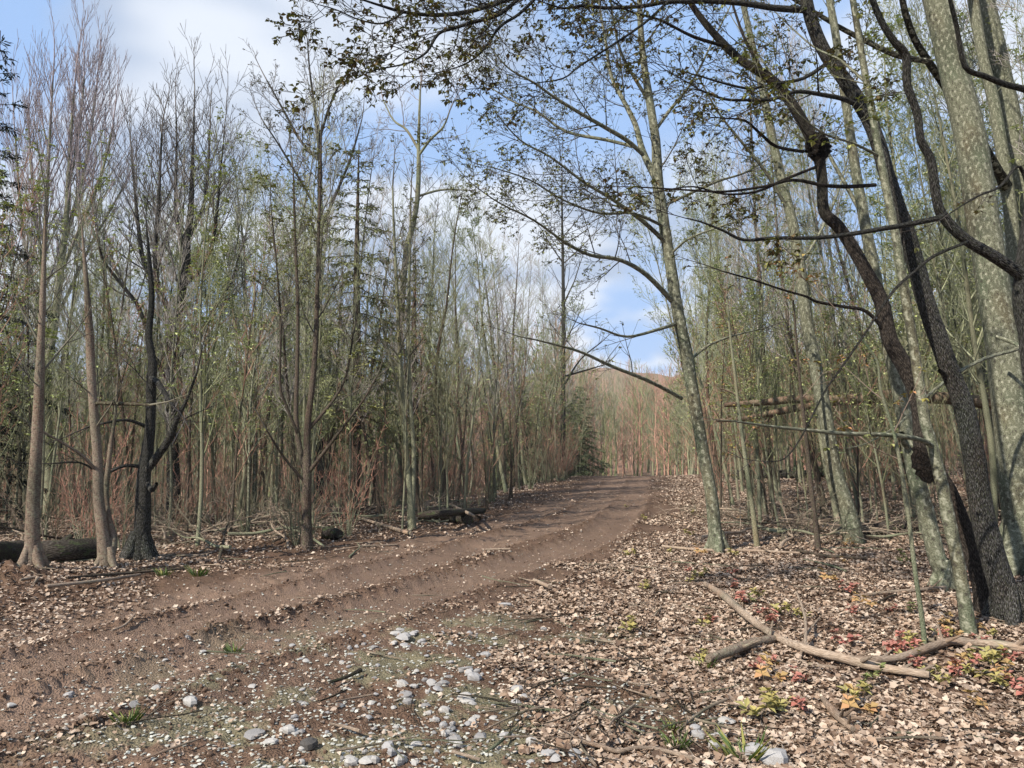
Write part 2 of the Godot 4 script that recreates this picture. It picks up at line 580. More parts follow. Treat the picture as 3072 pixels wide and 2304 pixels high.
# a tree made from numbers, built at the origin, to be copied
func model_tree(called: String, mat: Material, height: float, r0: float, lean: float, q: Dictionary, o := {}) -> Node3D:
	var node := Node3D.new()
	node.name = called
	node.set_meta("base_name", called)
	node.set_meta("category", o.get("category", "tree"))
	var tr := Geo.new()
	var gt := Geo.new()
	var gl := Geo.new()
	var stems: int = o.get("stems", 1)
	for sidx in stems:
		var pts := PackedVector3Array()
		var rad := PackedFloat32Array()
		var p := Vector3(0, -0.15, 0)
		if stems > 1:
			p += Vector3(rng.randf_range(-1, 1), 0, rng.randf_range(-1, 1)) * r0 * 2.0
		var a := rng.randf() * TAU
		var d := Vector3(cos(a) * lean, 1.0, sin(a) * lean).normalized()
		var hh := height * (1.0 if sidx == 0 else rng.randf_range(0.6, 1.0))
		var seg := 9
		pts.append(p)
		rad.append(r0 * 1.5)
		for i in seg:
			d = (d + Vector3(rng.randf_range(-1, 1), 0.35, rng.randf_range(-1, 1)) * o.get("crook", 0.06)).normalized()
			p += d * (hh / seg) * (0.35 if i == 0 else 1.08)
			pts.append(p)
			rad.append(lerpf(r0, maxf(q.minr * 1.5, r0 * 0.12), pow(float(i) / (seg - 1), 1.1)))
		var s := smooth(pts, rad, 2)
		tr.tube(s[0], s[1], o.get("sides", 8), Color.WHITE, 0.03)
		dress(gt, gl, s[0], s[1], o.get("crown0", 0.4), o.get("per_m", 2.6), o.get("blen", 2.6), o.get("lev0", 0), q)
	part("trunk", tr.mesh(), mat, node)
	var cr := part("crown", gt.mesh(), M.twig, node)
	if not gl.empty(): part("foliage", gl.mesh(), M.leaf, cr, "stuff")
	return node

func model_conifer(called: String, height: float, width: float, r0: float, col: Color, dens := 1.0, bare := 0.12) -> Node3D:
	var node := Node3D.new()
	node.name = called
	node.set_meta("base_name", called)
	node.set_meta("category", "conifer")
	var tr := Geo.new()
	var gt := Geo.new()
	var gl := Geo.new()
	tr.tube(PackedVector3Array([Vector3(0, -0.2, 0), Vector3(0.03, height * 0.3, 0.02), Vector3(-0.02, height * 0.7, 0), Vector3(0, height, 0)]), PackedFloat32Array([r0 * 1.2, r0, r0 * 0.5, 0.008]), 8, Color.WHITE, 0.03)
	var y := height * bare
	var az := 0.0
	while y < height * 0.985:
		var f := (y - height * bare) / (height * (1.0 - bare))
		var bl := width * (1.0 - f * 0.93) * rng.randf_range(0.65, 1.12) * (0.75 + 0.25 * sm(0.0, 0.15, f))
		az += 2.4 + rng.randf_range(-0.4, 0.4)
		var d := Vector3(cos(az), lerpf(-0.25, 0.55, f * f), sin(az)).normalized()
		var pts := PackedVector3Array([Vector3(0, y, 0)])
		var rad := PackedFloat32Array([lerpf(0.022, 0.006, f)])
		var seg := 6
		for i in seg:
			d = (d + Vector3(rng.randf_range(-.1, .1), -0.06 + 0.05 * i / seg, rng.randf_range(-.1, .1))).normalized()
			pts.append(pts[i] + d * bl / seg)
			rad.append(lerpf(rad[0], 0.003, float(i + 1) / seg))
		gt.tube(pts, rad, 3, Color(.05, .042, .035))
		var cnt := int(bl * 26.0 * dens) + 5
		for k in cnt:
			var t := pow(rng.randf(), 0.7)
			var i0 := mini(int(t * seg), seg - 1)
			var pp := pts[i0].lerp(pts[i0 + 1], t * seg - i0)
			var ax := (pts[i0 + 1] - pts[i0]).normalized()
			var sd := ax.cross(Vector3.UP).normalized() * (1.0 if k % 2 else -1.0)
			var ol := bl * 0.34 * (1.1 - t * 0.7) * rng.randf_range(0.5, 1.2) + 0.08
			var td := (ax * rng.randf_range(0.5, 1.1) + sd + Vector3(0, rng.randf_range(-0.55, 0.2), 0)).normalized()
			var nseg := int(ol / 0.07) + 2
			for j in nseg:
				var np := pp + td * ol * j / nseg + Vector3(0, -0.05 * ol * pow(float(j) / nseg, 2.0), 0)
				var tv := rng.randf_range(0.6, 1.4)
				var nd := (td + Vector3(rng.randf_range(-.7, .7), rng.randf_range(-.6, .5), rng.randf_range(-.7, .7))).normalized()
				gl.leaf(np, nd, nd.cross(Vector3(rng.randf_range(-.5, .5), 1, rng.randf_range(-.5, .5))).normalized(), rng.randf_range(0.07, 0.14), rng.randf_range(0.010, 0.02), Color(col.r * tv, col.g * tv, col.b * tv))
		y += height * rng.randf_range(0.006, 0.014) / dens
	part("trunk", tr.mesh(), M.brown, node)
	part("branches", gt.mesh(), M.twig, node)
	part("needles", gl.mesh(), M.needle, node, "stuff")
	return node
# ---------------------------------------------------------------- the sky
func make_sky() -> Sky:
	var w := 1536
	var hh := 768
	var im := Image.create_empty(w, hh, false, Image.FORMAT_RGBF)
	var cl := FastNoiseLite.new()
	cl.seed = 17
	cl.frequency = 0.32
	cl.fractal_octaves = 6
	var c2 := FastNoiseLite.new()
	c2.seed = 41
	c2.frequency = 0.55
	c2.fractal_octaves = 4
	for j in hh:
		var el := (0.5 - (j + 0.5) / hh) * PI
		var se := maxf(sin(el), 0.0)
		var ce := cos(el)
		var blue := Color(0.30, 0.48, 0.82).lerp(Color(0.44, 0.61, 0.90), exp(-se * 2.5))
		var low := 0.36 * exp(-se * 4.5)         # seen edge-on, clouds close up towards the horizon
		for i in w:
			var a := TAU * (i + 0.5) / w
			var x := cos(a) * ce / (se + 0.16)
			var z := sin(a) * ce / (se + 0.16)
			var n := cl.get_noise_2d(x * 2.5 + 3.0, z * 2.5 - 8.0)
			var m := c2.get_noise_2d(x * 2.0 - 20.0, z * 2.0 + 4.0)
			var cover := sm(-0.17 - low, 0.20 - low, n)
			var shade := sm(-0.2, 0.32, m)
			var cc := Color(0.78, 0.83, 0.91).lerp(Color(0.42, 0.51, 0.67), shade * 0.9)
			var o := blue.lerp(cc, cover * 0.93)
			im.set_pixel(i, j, o)
	var ps := PanoramaSkyMaterial.new()
	ps.panorama = ImageTexture.create_from_image(im)
	var s := Sky.new()
	s.sky_material = ps
	return s

# ---------------------------------------------------------------- the ground
func soil_color(x: float, z: float, y: float) -> Color:
	var d := -z
	var n := nz.get_noise_2d(x * 6.0, z * 6.0)
	var n2 := nf.get_noise_2d(x * 3.0 + 9.0, z * 3.0)
	var track := Color(.205, .146, .112)
	var soil := Color(.122, .081, .059)
	var mulch := Color(.105, .07, .05)
	if d > 0.0 and d < 58.0:
		var sa := lat(lut_a, x, d)
		var sb := lat(lut_b, x, d)
		var sc := lat(lut_c, x, d)
		var on := maxf(1.0 - sm(0.3, 0.5, absf(sa)), 1.0 - sm(0.34, 0.55, absf(sb)))
		on = maxf(on, 0.6 * (1.0 - sm(0.25, 0.5, absf(sc + n * 0.2))))
		var band := 1.0 - sm(0.9, 2.2, maxf(-sa, sb) + n2 * 0.8)
		var c := soil.lerp(track, clampf(on + 0.62 * band * (0.75 + n2), 0.0, 1.0))
		# freshly turned crumbs along the ridges are a darker, damper earth
		var ridge := exp(-pow((minf(absf(sa), absf(sb)) - 0.5) / 0.12, 2.0)) * clampf(0.5 + n2 * 1.4, 0.0, 1.0)
		c = c.lerp(Color(.085, .052, .037), ridge * 0.8)
		c = c.lerp(mulch, litter(x, z) * 0.9)
		# thin grey-green growth where stones lie in the clearing
		var green := sm(0.0, 0.2, nz.get_noise_2d(x * 22.0 + 5.0, z * 26.0) + 0.25 * nf.get_noise_2d(x * 8.0, z * 9.0)) * (1.0 - sm(1.5, 2.6, Vector2(x + 0.55, (d - 5.1) * 0.9).length()))
		c = c.lerp(Color(.19, .19, .125), green * 0.65)
		return Color(c.r * (1.0 + 0.22 * n), c.g * (1.0 + 0.22 * n), c.b * (1.0 + 0.2 * n)) * 1.25
	var far := Color(.27, .175, .13).lerp(Color(.20, .16, .105), sm(-0.2, 0.3, nz.get_noise_2d(x * 0.8, z * 0.8)))
	return far * 1.2

func make_ground() -> void:
	var angs := PackedFloat32Array()
	var a := -180.0
	while a < 179.9:
		angs.append(a)
		a += 0.24 if a > -42.0 and a < 42.0 else 4.0
	var rs := PackedFloat32Array([0.0001])
	var r := 0.8
	while r < 620.0:
		rs.append(r)
		r *= 1.0125 if r > 3.3 and r < 30.0 else (1.03 if r < 60.0 and r > 3.3 else 1.07)
	var na := angs.size()
	var nr := rs.size()
	var vs := PackedVector3Array()
	var cs := PackedColorArray()
	vs.resize(na * nr)
	cs.resize(na * nr)
	var track := PackedByteArray()
	track.resize(na * nr)
	for j in nr:
		for i in na:
			var x := rs[j] * sin(deg_to_rad(angs[i]))
			var z := -rs[j] * cos(deg_to_rad(angs[i]))
			var p := Vector3(x, h(x, z), z)
			vs[j * na + i] = p
			cs[j * na + i] = soil_color(x, z, p.y)
			var d := -z
			if d > 1.5 and d < 44.0 and lat(lut_a, x, d) > -0.75 and lat(lut_b, x, d) < 0.75:
				track[j * na + i] = 1
	var ns := PackedVector3Array()
	ns.resize(na * nr)
	for j in nr:
		for i in na:
			var dj := vs[mini(j + 1, nr - 1) * na + i] - vs[maxi(j - 1, 0) * na + i]
			var di := vs[j * na + (i + 1) % na] - vs[j * na + (i + na - 1) % na]
			var nn := di.cross(dj) if j > 0 else Vector3.UP
			if nn.y < 0.0: nn = -nn
			ns[j * na + i] = nn.normalized() if nn.length_squared() > 1e-12 else Vector3.UP
	for which in 2:
		var g := Geo.new()
		var at := PackedInt32Array()
		at.resize(na * nr)
		at.fill(-1)
		for j in nr - 1:
			for i in na:
				var q := [j * na + i, j * na + (i + 1) % na, (j + 1) * na + i, (j + 1) * na + (i + 1) % na]
				var t := track[q[0]] + track[q[1]] + track[q[2]] + track[q[3]]
				if (t == 4) != (which == 1): continue
				for k in 4:
					var w: int = q[k]
					if at[w] < 0:
						at[w] = g.v.size()
						g.v.append(vs[w])
						g.n.append(ns[w])
						g.c.append(cs[w])
						g.uv.append(Vector2(vs[w].x, vs[w].z))
				g.ix.append_array([at[q[0]], at[q[2]], at[q[1]], at[q[1]], at[q[2]], at[q[3]]])
		var o := part("ground" if which == 0 else "dirt_track", g.mesh(), M.earth, self)
		tag(o, "forest floor of brown earth under dead leaves" if which == 0 else "rutted brown dirt track curving away into the woods", "ground" if which == 0 else "track", "", "structure")

func leaf_mesh(v: int) -> ArrayMesh:
	# a dry leaf about 1 unit long, curled across and along
	var g := Geo.new()
	var n := 5
	var outl: Array = [[0.0, 0.05, 0.36, 0.30, 0.02], [0.0, 0.28, 0.22, 0.40, 0.02], [0.0, 0.2, 0.3, 0.2, 0.01]][v % 3]
	var curl: float = [0.3, 0.55, -0.3][v % 3]
	for i in n:
		var t := float(i) / (n - 1)
		var w: float = outl[i]
		var y: float = curl * (t - 0.5) * (t - 0.5) * 0.9 + 0.02 * sin(i * 2.1 + v)
		for s in [-1.0, 0.0, 1.0]:
			g.v.append(Vector3(s * w, y + absf(s) * w * (0.4 + 0.25 * sin(i * 1.7 + v + s)), t - 0.5))
			g.c.append(Color.WHITE)
			g.uv.append(Vector2.ZERO)
			g.n.append(Vector3(-s * 0.5, 1, -curl * (t - 0.5)).normalized())
	for i in n - 1:
		for s in 2:
			var b := i * 3 + s
			g.ix.append_array([b, b + 1, b + 3, b + 1, b + 4, b + 3])
	return g.mesh()

func multi(called: String, me: Mesh, mat: Material, xf: Array, cols: PackedColorArray, label: String, cat: String) -> MultiMeshInstance3D:
	var mm := MultiMesh.new()
	mm.transform_format = MultiMesh.TRANSFORM_3D
	mm.use_colors = cols.size() > 0
	mm.mesh = me
	mm.instance_count = xf.size()
	for i in xf.size():
		mm.set_instance_transform(i, xf[i])
		if cols.size(): mm.set_instance_color(i, cols[i])
	var o := MultiMeshInstance3D.new()
	o.name = numbered(called)
	o.multimesh = mm
	o.material_override = mat
	add_child(o, true)
	tag(o, label, cat, "", "stuff")
	return o

func make_litter() -> void:
	var pal := [Color(.38, .305, .245), Color(.34, .265, .205), Color(.28, .205, .152), Color(.20, .142, .104), Color(.15, .102, .074), Color(.42, .35, .285), Color(.11, .075, .055), Color(.25, .192, .15)]
	for v in 3:
		var xf := []
		var cols := PackedColorArray()
		for k in 300000:
			# more tries near the camera
			var d := 3.2 * pow(15.0, pow(rng.randf(), 1.12))
			var px := rng.randf_range(-150.0, 3250.0)
			var x := (px - 1536.0) / FPX * d
			var z := -d
			var dens := litter(x, z)
			if rng.randf() > dens * (0.45 + 0.55 * sm(2.5, 8.0, d)): continue
			var y := h(x, z)
			var s := (rng.randf_range(0.02, 0.05) if rng.randf() < 0.72 else rng.randf_range(0.045, 0.078)) * (1.0 + 0.35 * sm(10.0, 30.0, d))
			if dens < 0.12: s *= 0.6
			var b := Basis(Vector3.UP, rng.randf() * TAU) * Basis(Vector3.RIGHT, rng.randfn(0.0, 0.32)) * Basis(Vector3.BACK, rng.randfn(0.0, 0.38) + (PI if rng.randf() < 0.4 else 0.0))
			xf.append(Transform3D(b.scaled(Vector3(s, s, s)), Vector3(x, y + rng.randf_range(0.004, 0.026), z)))
			var c: Color = pal[rng.randi() % pal.size()]
			var tv := rng.randf_range(0.85, 1.15)
			cols.append(Color(c.r * tv, c.g * tv, c.b * tv))
		multi("leaf_litter", leaf_mesh(v), M.litter, xf, cols, ["dead tan broad leaves strewn over the forest floor", "dead curled lobed leaves strewn over the forest floor", "dead narrow arched leaves strewn over the forest floor"][v], "leaf litter")

# ---------------------------------------------------------------- stones and sticks
func stone_mesh(sd: int, flatness: float) -> ArrayMesh:
	var r2 := RandomNumberGenerator.new()
	r2.seed = sd
	var planes := []
	for k in 10:
		var d := Vector3(r2.randfn(), r2.randfn(), r2.randfn()).normalized()
		planes.append([d, r2.randf_range(0.5, 0.9)])
	var st := SurfaceTool.new()
	st.begin(Mesh.PRIMITIVE_TRIANGLES)
	var nu := 9
	var nv := 6
	var grid := []
	for j in nv + 1:
		for i in nu:
			var th := PI * j / nv
			var ph := TAU * i / nu
			var d := Vector3(sin(th) * cos(ph), cos(th), sin(th) * sin(ph))
			var r := 1.0
			for pl in planes:
				var c: float = d.dot(pl[0])
				if c > 0.05: r = minf(r, pl[1] / c)
			var p := d * r
			p.y *= flatness
			p *= 1.0 + 0.05 * nf.get_noise_3d(p.x * 3.0 + sd, p.y * 3.0, p.z * 3.0)
			grid.append(p * 0.5)
	st.set_smooth_group(-1)
	for j in nv:
		for i in nu:
			var a: Vector3 = grid[j * nu + i]
			var b: Vector3 = grid[j * nu + (i + 1) % nu]
			var c: Vector3 = grid[(j + 1) * nu + i]
			var d: Vector3 = grid[(j + 1) * nu + (i + 1) % nu]
			for p in ([a, b, c] if j < nv - 1 or true else []): st.add_vertex(p)
			for p in [b, d, c]: st.add_vertex(p)
	st.generate_normals()
	return st.commit()

var stones := []
func stone(px: float, py: float, wpx: float, tone: int, label: String, group: String, variant := -1) -> void:
	var p := G(px, py)
	var s := wpx / FPX * -p.z
	var v := variant if variant >= 0 else rng.randi() % stones.size()
	var o := part("stone", stones[v], M["stone%d" % tone], self)
	o.basis = (Basis(Vector3.UP, rng.randf() * TAU) * Basis(Vector3.RIGHT, rng.randf_range(-.22, .22))).scaled(Vector3(s, s, s))
	o.position = p + Vector3(0, s * 0.08, 0)
	tag(o, label, "stone", group)

func make_stones() -> void:
	for k in 7: stones.append(stone_mesh(100 + k * 7, [0.55, 0.35, 0.62, 0.28, 0.7, 0.42, 0.5][k]))
	stone(2262, 2258, 88, 0, "rounded grey stone touching a larger one beside the grass tuft", "", 0)
	stone(2330, 2290, 110, 0, "largest smooth grey stone beside the grass tuft", "", 2)
	stone(2180, 2165, 62, 3, "pale oblong slab of stone lying tilted at the edge of dead leaves", "", 3)
	stone(765, 2208, 82, 1, "flat grey wedge of slate lying alone on bare soil", "", 1)
	stone(925, 2242, 62, 2, "dark blocky stone standing proud of the bare soil", "", 4)
	stone(32, 2118, 34, 3, "small white stone lying in the wheel rut", "", 5)
	stone(208, 2090, 38, 0, "pale stone among crumbs of earth on the ridge between ruts", "", 2)
	stone(610, 1957, 34, 3, "small pale stone at a tuft on the track's ridge", "", 1)
	stone(1515, 1818, 56, 0, "flat grey slab beside the rut by scattered leaves", "", 1)
	var spots := [[1190, 1905], [1215, 1918], [1240, 1908], [1262, 1925], [1180, 1930], [1225, 1938], [1205, 1895], [1345, 2030], [1390, 2012], [1405, 2022], [1420, 2040], [1330, 2055], [1315, 2068], [1290, 2055], [1210, 2060], [1222, 2090], [1218, 2108], [1460, 1965], [1400, 2095], [1395, 2110], [1415, 2112], [1275, 2120], [1290, 2140], [1330, 2138], [1310, 2165], [1350, 2190], [1335, 2205], [1365, 2222], [1380, 2238], [1330, 2180], [1425, 2165], [1418, 2180], [1250, 2235], [1160, 2250], [1180, 2260], [1100, 2280], [1130, 2285], [1050, 2290], [1200, 2285], [1240, 2295], [1560, 2075], [1575, 2095], [1545, 2110], [1705, 2040], [1620, 2245], [1650, 2262], [1670, 2280], [1600, 2230], [1720, 2262], [2090, 2190], [2110, 2215], [2150, 2215], [2100, 2205], [2135, 2240], [2170, 2245], [2255, 2200], [860, 2190], [880, 2200], [905, 2195], [905, 2290], [810, 2230], [470, 2060], [575, 2110], [405, 2120], [1440, 2215], [1520, 2215]]
	for s in spots:
		stone(s[0] + rng.randf_range(-6, 6), s[1] + rng.randf_range(-4, 4), rng.randf_range(24, 60), [0, 0, 3, 1, 3][rng.randi() % 5], "light grey angular stone in the scatter of stones on bare soil", "stones scattered in the clearing")
	for k in 195:
		stone(rng.randfn(1290, 300), rng.randf_range(1890, 2330), rng.randf_range(10, 30), [0, 3, 1, 0][rng.randi() % 4], "light grey angular stone in the scatter of stones on bare soil", "stones scattered in the clearing")
	# crumbs of earth and chips, past counting
	for kind in 2:
		var xf := []
		var cols := PackedColorArray()
		for k in (40000 if kind == 0 else 22000):
			var d := 3.2 * pow(8.0, rng.randf())
			var x := (rng.randf_range(-150.0, 2500.0) - 1536.0) / FPX * d
			var sa := lat(lut_a, x, d)
			var sb := lat(lut_b, x, d)
			var ridge := exp(-pow((minf(absf(sa), absf(sb)) - 0.52) / 0.14, 2.0))
			if kind == 0 and rng.randf() > 0.05 + ridge * 0.95: continue
			if kind == 1 and rng.randf() > (1.0 - sm(1.2, 3.2, Vector2(x + 0.5, d - 5.2).length())) * 0.9 + 0.12: continue
			var s := rng.randf_range(0.012, 0.03) * (1.9 if rng.randf() < 0.15 else 1.0) if kind == 0 else rng.randf_range(0.012, 0.035)
			xf.append(Transform3D((Basis(Vector3.UP, rng.randf() * TAU) * Basis(Vector3.RIGHT, rng.randf_range(-.5, .5))).scaled(Vector3(s, s, s)), Vector3(x, h(x, -d) + s * 0.12, -d)))
			var tv := rng.randf_range(0.7, 1.3)
			cols.append(Color(.10 * tv, .066 * tv, .047 * tv) if kind == 0 else Color(.36 * tv, .365 * tv, .33 * tv))
		multi("earth_crumbs" if kind == 0 else "gravel", stones[4 if kind == 0 else 1], M.litter if kind == 0 else M.needle, xf, cols, "loose crumbs of brown earth along the ruts" if kind == 0 else "small pale stone chips strewn over bare soil", "soil" if kind == 0 else "gravel")

func stick_px(called: String, px: Array, mat: Material, label: String, cat := "stick", o := {}) -> void:
	# px: [x, y, width px, height above the ground in m (optional)]
	var pts := PackedVector3Array()
	var rad := PackedFloat32Array()
	for e in px:
		var lift: float = e[3] if e.size() > 3 else 0.0
		var p := G(e[0], e[1])
		if lift > 0.0:                        # what shows higher than the ground stands nearer
			var dd := -p.z
			for k in 8:
				var q := P(e[0], e[1], dd)
				dd += (h(q.x, q.z) + lift - q.y) / (ray(e[0], e[1]).y) * 0.8
				dd = clampf(dd, 2.0, 60.0)
			p = P(e[0], e[1], dd)
		var r: float = e[2] * 0.55 / FPX * -p.z
		pts.append(p + Vector3(0, r * 0.85 + 0.03 if lift == 0.0 else 0.0, 0))
		rad.append(r)
	var s := smooth(pts, rad, 4)
	var g := Geo.new()
	g.off = pts[0]
	g.tube(s[0], s[1], o.get("sides", 10), Color.WHITE, 0.07, true)
	if rad[rad.size() / 2] > 0.018 and px.size() > 3:      # snapped stubs of side twigs
		for k in 4:
			var i := rng.randi_range(1, s[0].size() - 3)
			var ax: Vector3 = (s[0][i + 1] - s[0][i]).normalized()
			var dir := (ax * 0.6 + ax.cross(Vector3.UP).normalized() * rng.randf_range(-1, 1) + Vector3(0, rng.randf_range(0.1, 0.9), 0)).normalized()
			var sl := rng.randf_range(0.04, 0.16)
			var r0: float = s[1][i]
			g.tube(PackedVector3Array([s[0][i], s[0][i] + dir * (r0 + sl * 0.4), s[0][i] + dir * (r0 + sl)]), PackedFloat32Array([r0 * 0.55, r0 * 0.4, r0 * 0.22]), 6, Color.WHITE, 0.05, true)
	for t in o.get("forks", []):
		var fp := PackedVector3Array()
		var fr := PackedFloat32Array()
		for e in t:
			var q := G(e[0], e[1])
			fr.append(e[2] * 0.5 / FPX * -q.z)
			fp.append(q + Vector3(0, e[3] if e.size() > 3 else fr[-1], 0))
		var fs := smooth(fp, fr, 3)
		g.tube(fs[0], fs[1], 6, Color.WHITE, 0.04, true)
	var n := part(called, g.mesh(), mat, self)
	n.position = pts[0]
	tag(n, label, cat, o.get("group", ""))

func make_sticks() -> void:
	stick_px("fallen_branch", [[2118, 1768, 15], [2165, 1800, 18], [2225, 1855, 20], [2290, 1905, 19], [2355, 1945, 20], [2410, 1968, 24], [2470, 1985, 26], [2540, 2002, 26], [2620, 2022, 24], [2700, 2035, 22], [2790, 2045, 15]], M.dead, "long pale fallen branch bending across the dead leaves", "branch",
		{"forks": [[[2415, 1972, 10, 0.04], [2418, 1930, 9, 0.2], [2392, 1890, 6, 0.32]], [[2400, 1990, 8, 0.03], [2420, 1945, 7, 0.1], [2465, 1890, 4, 0.12]], [[2400, 1990, 10, 0.02], [2450, 2005, 10, 0.02], [2520, 2012, 8, 0.02]]]})
	stick_px("fallen_branch", [[2545, 1995, 14], [2600, 2000, 17], [2690, 1996, 18], [2760, 1975, 20], [2850, 1945, 20], [2915, 1925, 18, 0.04], [2952, 1913, 16, 0.08]], M.dead, "pale fallen branch with dark knots crossing the longer one at a shallow angle", "branch")
	stick_px("fallen_branch", [[2125, 2000, 22], [2200, 1975, 24], [2270, 1950, 24], [2335, 1915, 20, 0.05]], M.pale, "short thick brown branch propped on the long pale one", "branch")
	stick_px("fallen_branch", [[2785, 1935, 10], [2840, 1945, 16], [2930, 1950, 20], [3000, 1958, 24], [3090, 1972, 26]], M.dead, "bleached barkless log lying at the foot of the thin grey tree", "log")
	stick_px("fallen_branch", [[2468, 2115, 12], [2500, 2160, 22], [2530, 2190, 24], [2560, 2212, 16]], M.dead, "short split piece of pale wood in the dead leaves", "branch")
	stick_px("stick", [[2525, 2148, 8], [2570, 2130, 9], [2612, 2105, 6]], M.dead, "short pale stick leading to a split piece of wood")
	stick_px("stick", [[2172, 1915, 6], [2230, 1902, 7], [2300, 1898, 7], [2390, 1903, 5]], M.brown, "thin dark stick crossing under the long pale branch")
	stick_px("stick", [[1738, 2245, 10], [1800, 2262, 11], [1855, 2278, 11], [1900, 2268, 11], [1960, 2268, 10], [2030, 2285, 11], [2080, 2300, 11]], M.dead, "long tan stick with a kink beside the grass tuft")
	stick_px("stick", [[990, 2065, 9], [1035, 2052, 10], [1082, 2030, 13]], M.rot, "short black stick with a thick end on bare soil")
	stick_px("stick", [[960, 2120, 4], [1000, 2105, 5], [1040, 2085, 4]], M.rot, "thin dark twig beside the short black stick")
	stick_px("stick", [[1005, 2122, 5], [1060, 2112, 6], [1120, 2100, 5]], M.dead, "straight tan stick below the short black one")
	stick_px("stick", [[990, 2190, 6], [1040, 2202, 8], [1080, 2215, 9]], M.dead, "pale tapering stick lying among grey stones")
	stick_px("stick", [[1358, 2278, 9], [1400, 2290, 9], [1440, 2303, 9]], M.dead, "pale green-tinged stick below the scatter of stones")
	stick_px("stick", [[425, 2300, 7], [520, 2265, 7], [610, 2232, 5]], M.dead, "long thin stick pointing along the track")
	stick_px("stick", [[1602, 1752, 9], [1648, 1774, 11]], M.dead, "stubby pale stick at the rim of the rut")
	stick_px("stick", [[335, 1905, 6], [375, 1888, 6], [405, 1855, 6]], M.dead, "bent pale twig on the churned verge")
	stick_px("stick", [[1000, 1660, 5], [1080, 1648, 5], [1190, 1642, 4]], M.dead, "long straight stick on the verge below the brush")
	stick_px("stick", [[1455, 1658, 6], [1530, 1656, 6]], M.dead, "straight bleached stick lying on the track")
	stick_px("stick", [[1075, 1560, 6], [1150, 1585, 9], [1235, 1612, 10]], M.dead, "long tan pole slanting down out of the brush")
	stick_px("stick", [[1270, 1475, 5], [1350, 1520, 6], [1440, 1556, 7]], M.dead, "grey pole lying over the pile of black logs")
	stick_px("fallen_log", [[-60, 1700, 60], [60, 1692, 62], [170, 1690, 60], [285, 1682, 56]], M.rot, "black rotten log lying behind the pale birches", "log", {"sides": 12})
	stick_px("fallen_log", [[1262, 1558, 30], [1330, 1562, 32], [1405, 1578, 30]], M.rot, "short black log in a pile by the track", "log")
	stick_px("fallen_log", [[1255, 1548, 20, 0.28], [1350, 1538, 22, 0.3], [1450, 1532, 16, 0.15]], M.rot, "thin black log on top of the pile by the track", "log")
	stick_px("fallen_log", [[965, 1618, 30], [1000, 1622, 34], [1020, 1620, 24]], M.rot, "black stub of wood at the edge of the brush", "log")
	stick_px("fallen_log", [[2205, 1440, 26], [2280, 1436, 26], [2370, 1436, 22], [2480, 1432, 18]], M.rot, "dark fallen log lying among saplings beyond the maple", "log")
	stick_px("fallen_log", [[2500, 1600, 30], [2600, 1612, 40], [2700, 1610, 44], [2790, 1590, 40]], M.rot, "mossy dark log between the leaning trunks", "log")
	stick_px("stick", [[1990, 1648, 7], [2110, 1660, 8], [2250, 1662, 8], [2400, 1668, 6]], M.dead, "long low stick lying past the foot of the maple")
	stick_px("stick", [[2390, 1660, 7], [2480, 1678, 8], [2600, 1685, 7]], M.brown, "slim brown stick on the leaves by the grey trunk")
	stick_px("stick", [[2560, 1802, 7], [2650, 1792, 9], [2760, 1782, 10], [2880, 1770, 8]], M.dead, "long straight stick passing the foot of the mossy trunk")
	stick_px("stick", [[2600, 1840, 4], [2660, 1805, 6], [2690, 1795, 5]], M.brown, "bowed dark twig by the mossy trunk")
	stick_px("stick", [[140, 1772, 9], [300, 1755, 10], [420, 1735, 8]], M.dead, "long bleached stick in front of the black log")
	stick_px("stick", [[60, 1752, 7], [110, 1745, 9], [100, 1765, 8]], M.dead, "crooked bleached stick end in front of the black log")
	stick_px("stick", [[200, 1745, 7], [330, 1735, 8], [560, 1715, 6]], M.brown, "brown stick along the foot of the birches")
	# strewn small sticks
	var meshes := []
	for k in 8:
		var g := Geo.new()
		var pts := PackedVector3Array()
		var rad := PackedFloat32Array()
		var p := Vector3(-0.5, 0.01, 0)
		var d := Vector3(1, 0, 0)
		for i in 6:
			pts.append(p)
			rad.append(lerpf(0.012, 0.005, i / 5.0) * [1.0, 0.7, 1.4, 0.8][k % 4])
			d = (d + Vector3(0, rng.randf_range(-.04, .05), rng.randf_range(-.3, .3))).normalized()
			p += d * 0.2
		g.tube(pts, rad, 6, Color.WHITE, 0.05, true)
		if k % 2:
			g.tube(PackedVector3Array([pts[2], pts[2] + Vector3(0.15, 0.02, 0.1), pts[2] + Vector3(0.3, 0.04, 0.16)]), PackedFloat32Array([0.006, 0.005, 0.003]), 4, Color.WHITE)
		meshes.append(g.mesh())
	var zones := [[130, 1500, 2300, 1680, 2290, "thin dry twig strewn on the leaf-covered slope", "twigs strewn over the dead leaves"], [55, 0, 1150, 1520, 1740, "dry grey stick lying in the brush at the edge of the woods", "sticks along the edge of the woods"], [70, 2250, 3072, 1440, 2250, "dry brown stick on the leaves among the leaning trees", "sticks among the leaning trees"], [22, 100, 1500, 1760, 2290, "small stick dropped on the bare track", "sticks dropped on the track"]]
	for zn in zones:
		for k in zn[0]:
			var p := G(rng.randf_range(zn[1], zn[2]), rng.randf_range(zn[3], zn[4]))
			var o := part("stick", meshes[rng.randi() % 8], [M.dead, M.dead, M.brown, M.olive][rng.randi() % 4], self)
			var s := rng.randf_range(0.22, 0.62) * (1.0 + 1.1 * sm(7.0, 14.0, -p.z))
			o.basis = (Basis(Vector3.UP, rng.randf() * TAU) * Basis(Vector3.BACK, rng.randf_range(-.06, .1))).scaled(Vector3.ONE * s)
			o.position = p + Vector3(0, 0.03, 0)
			tag(o, zn[5], "stick", zn[6])
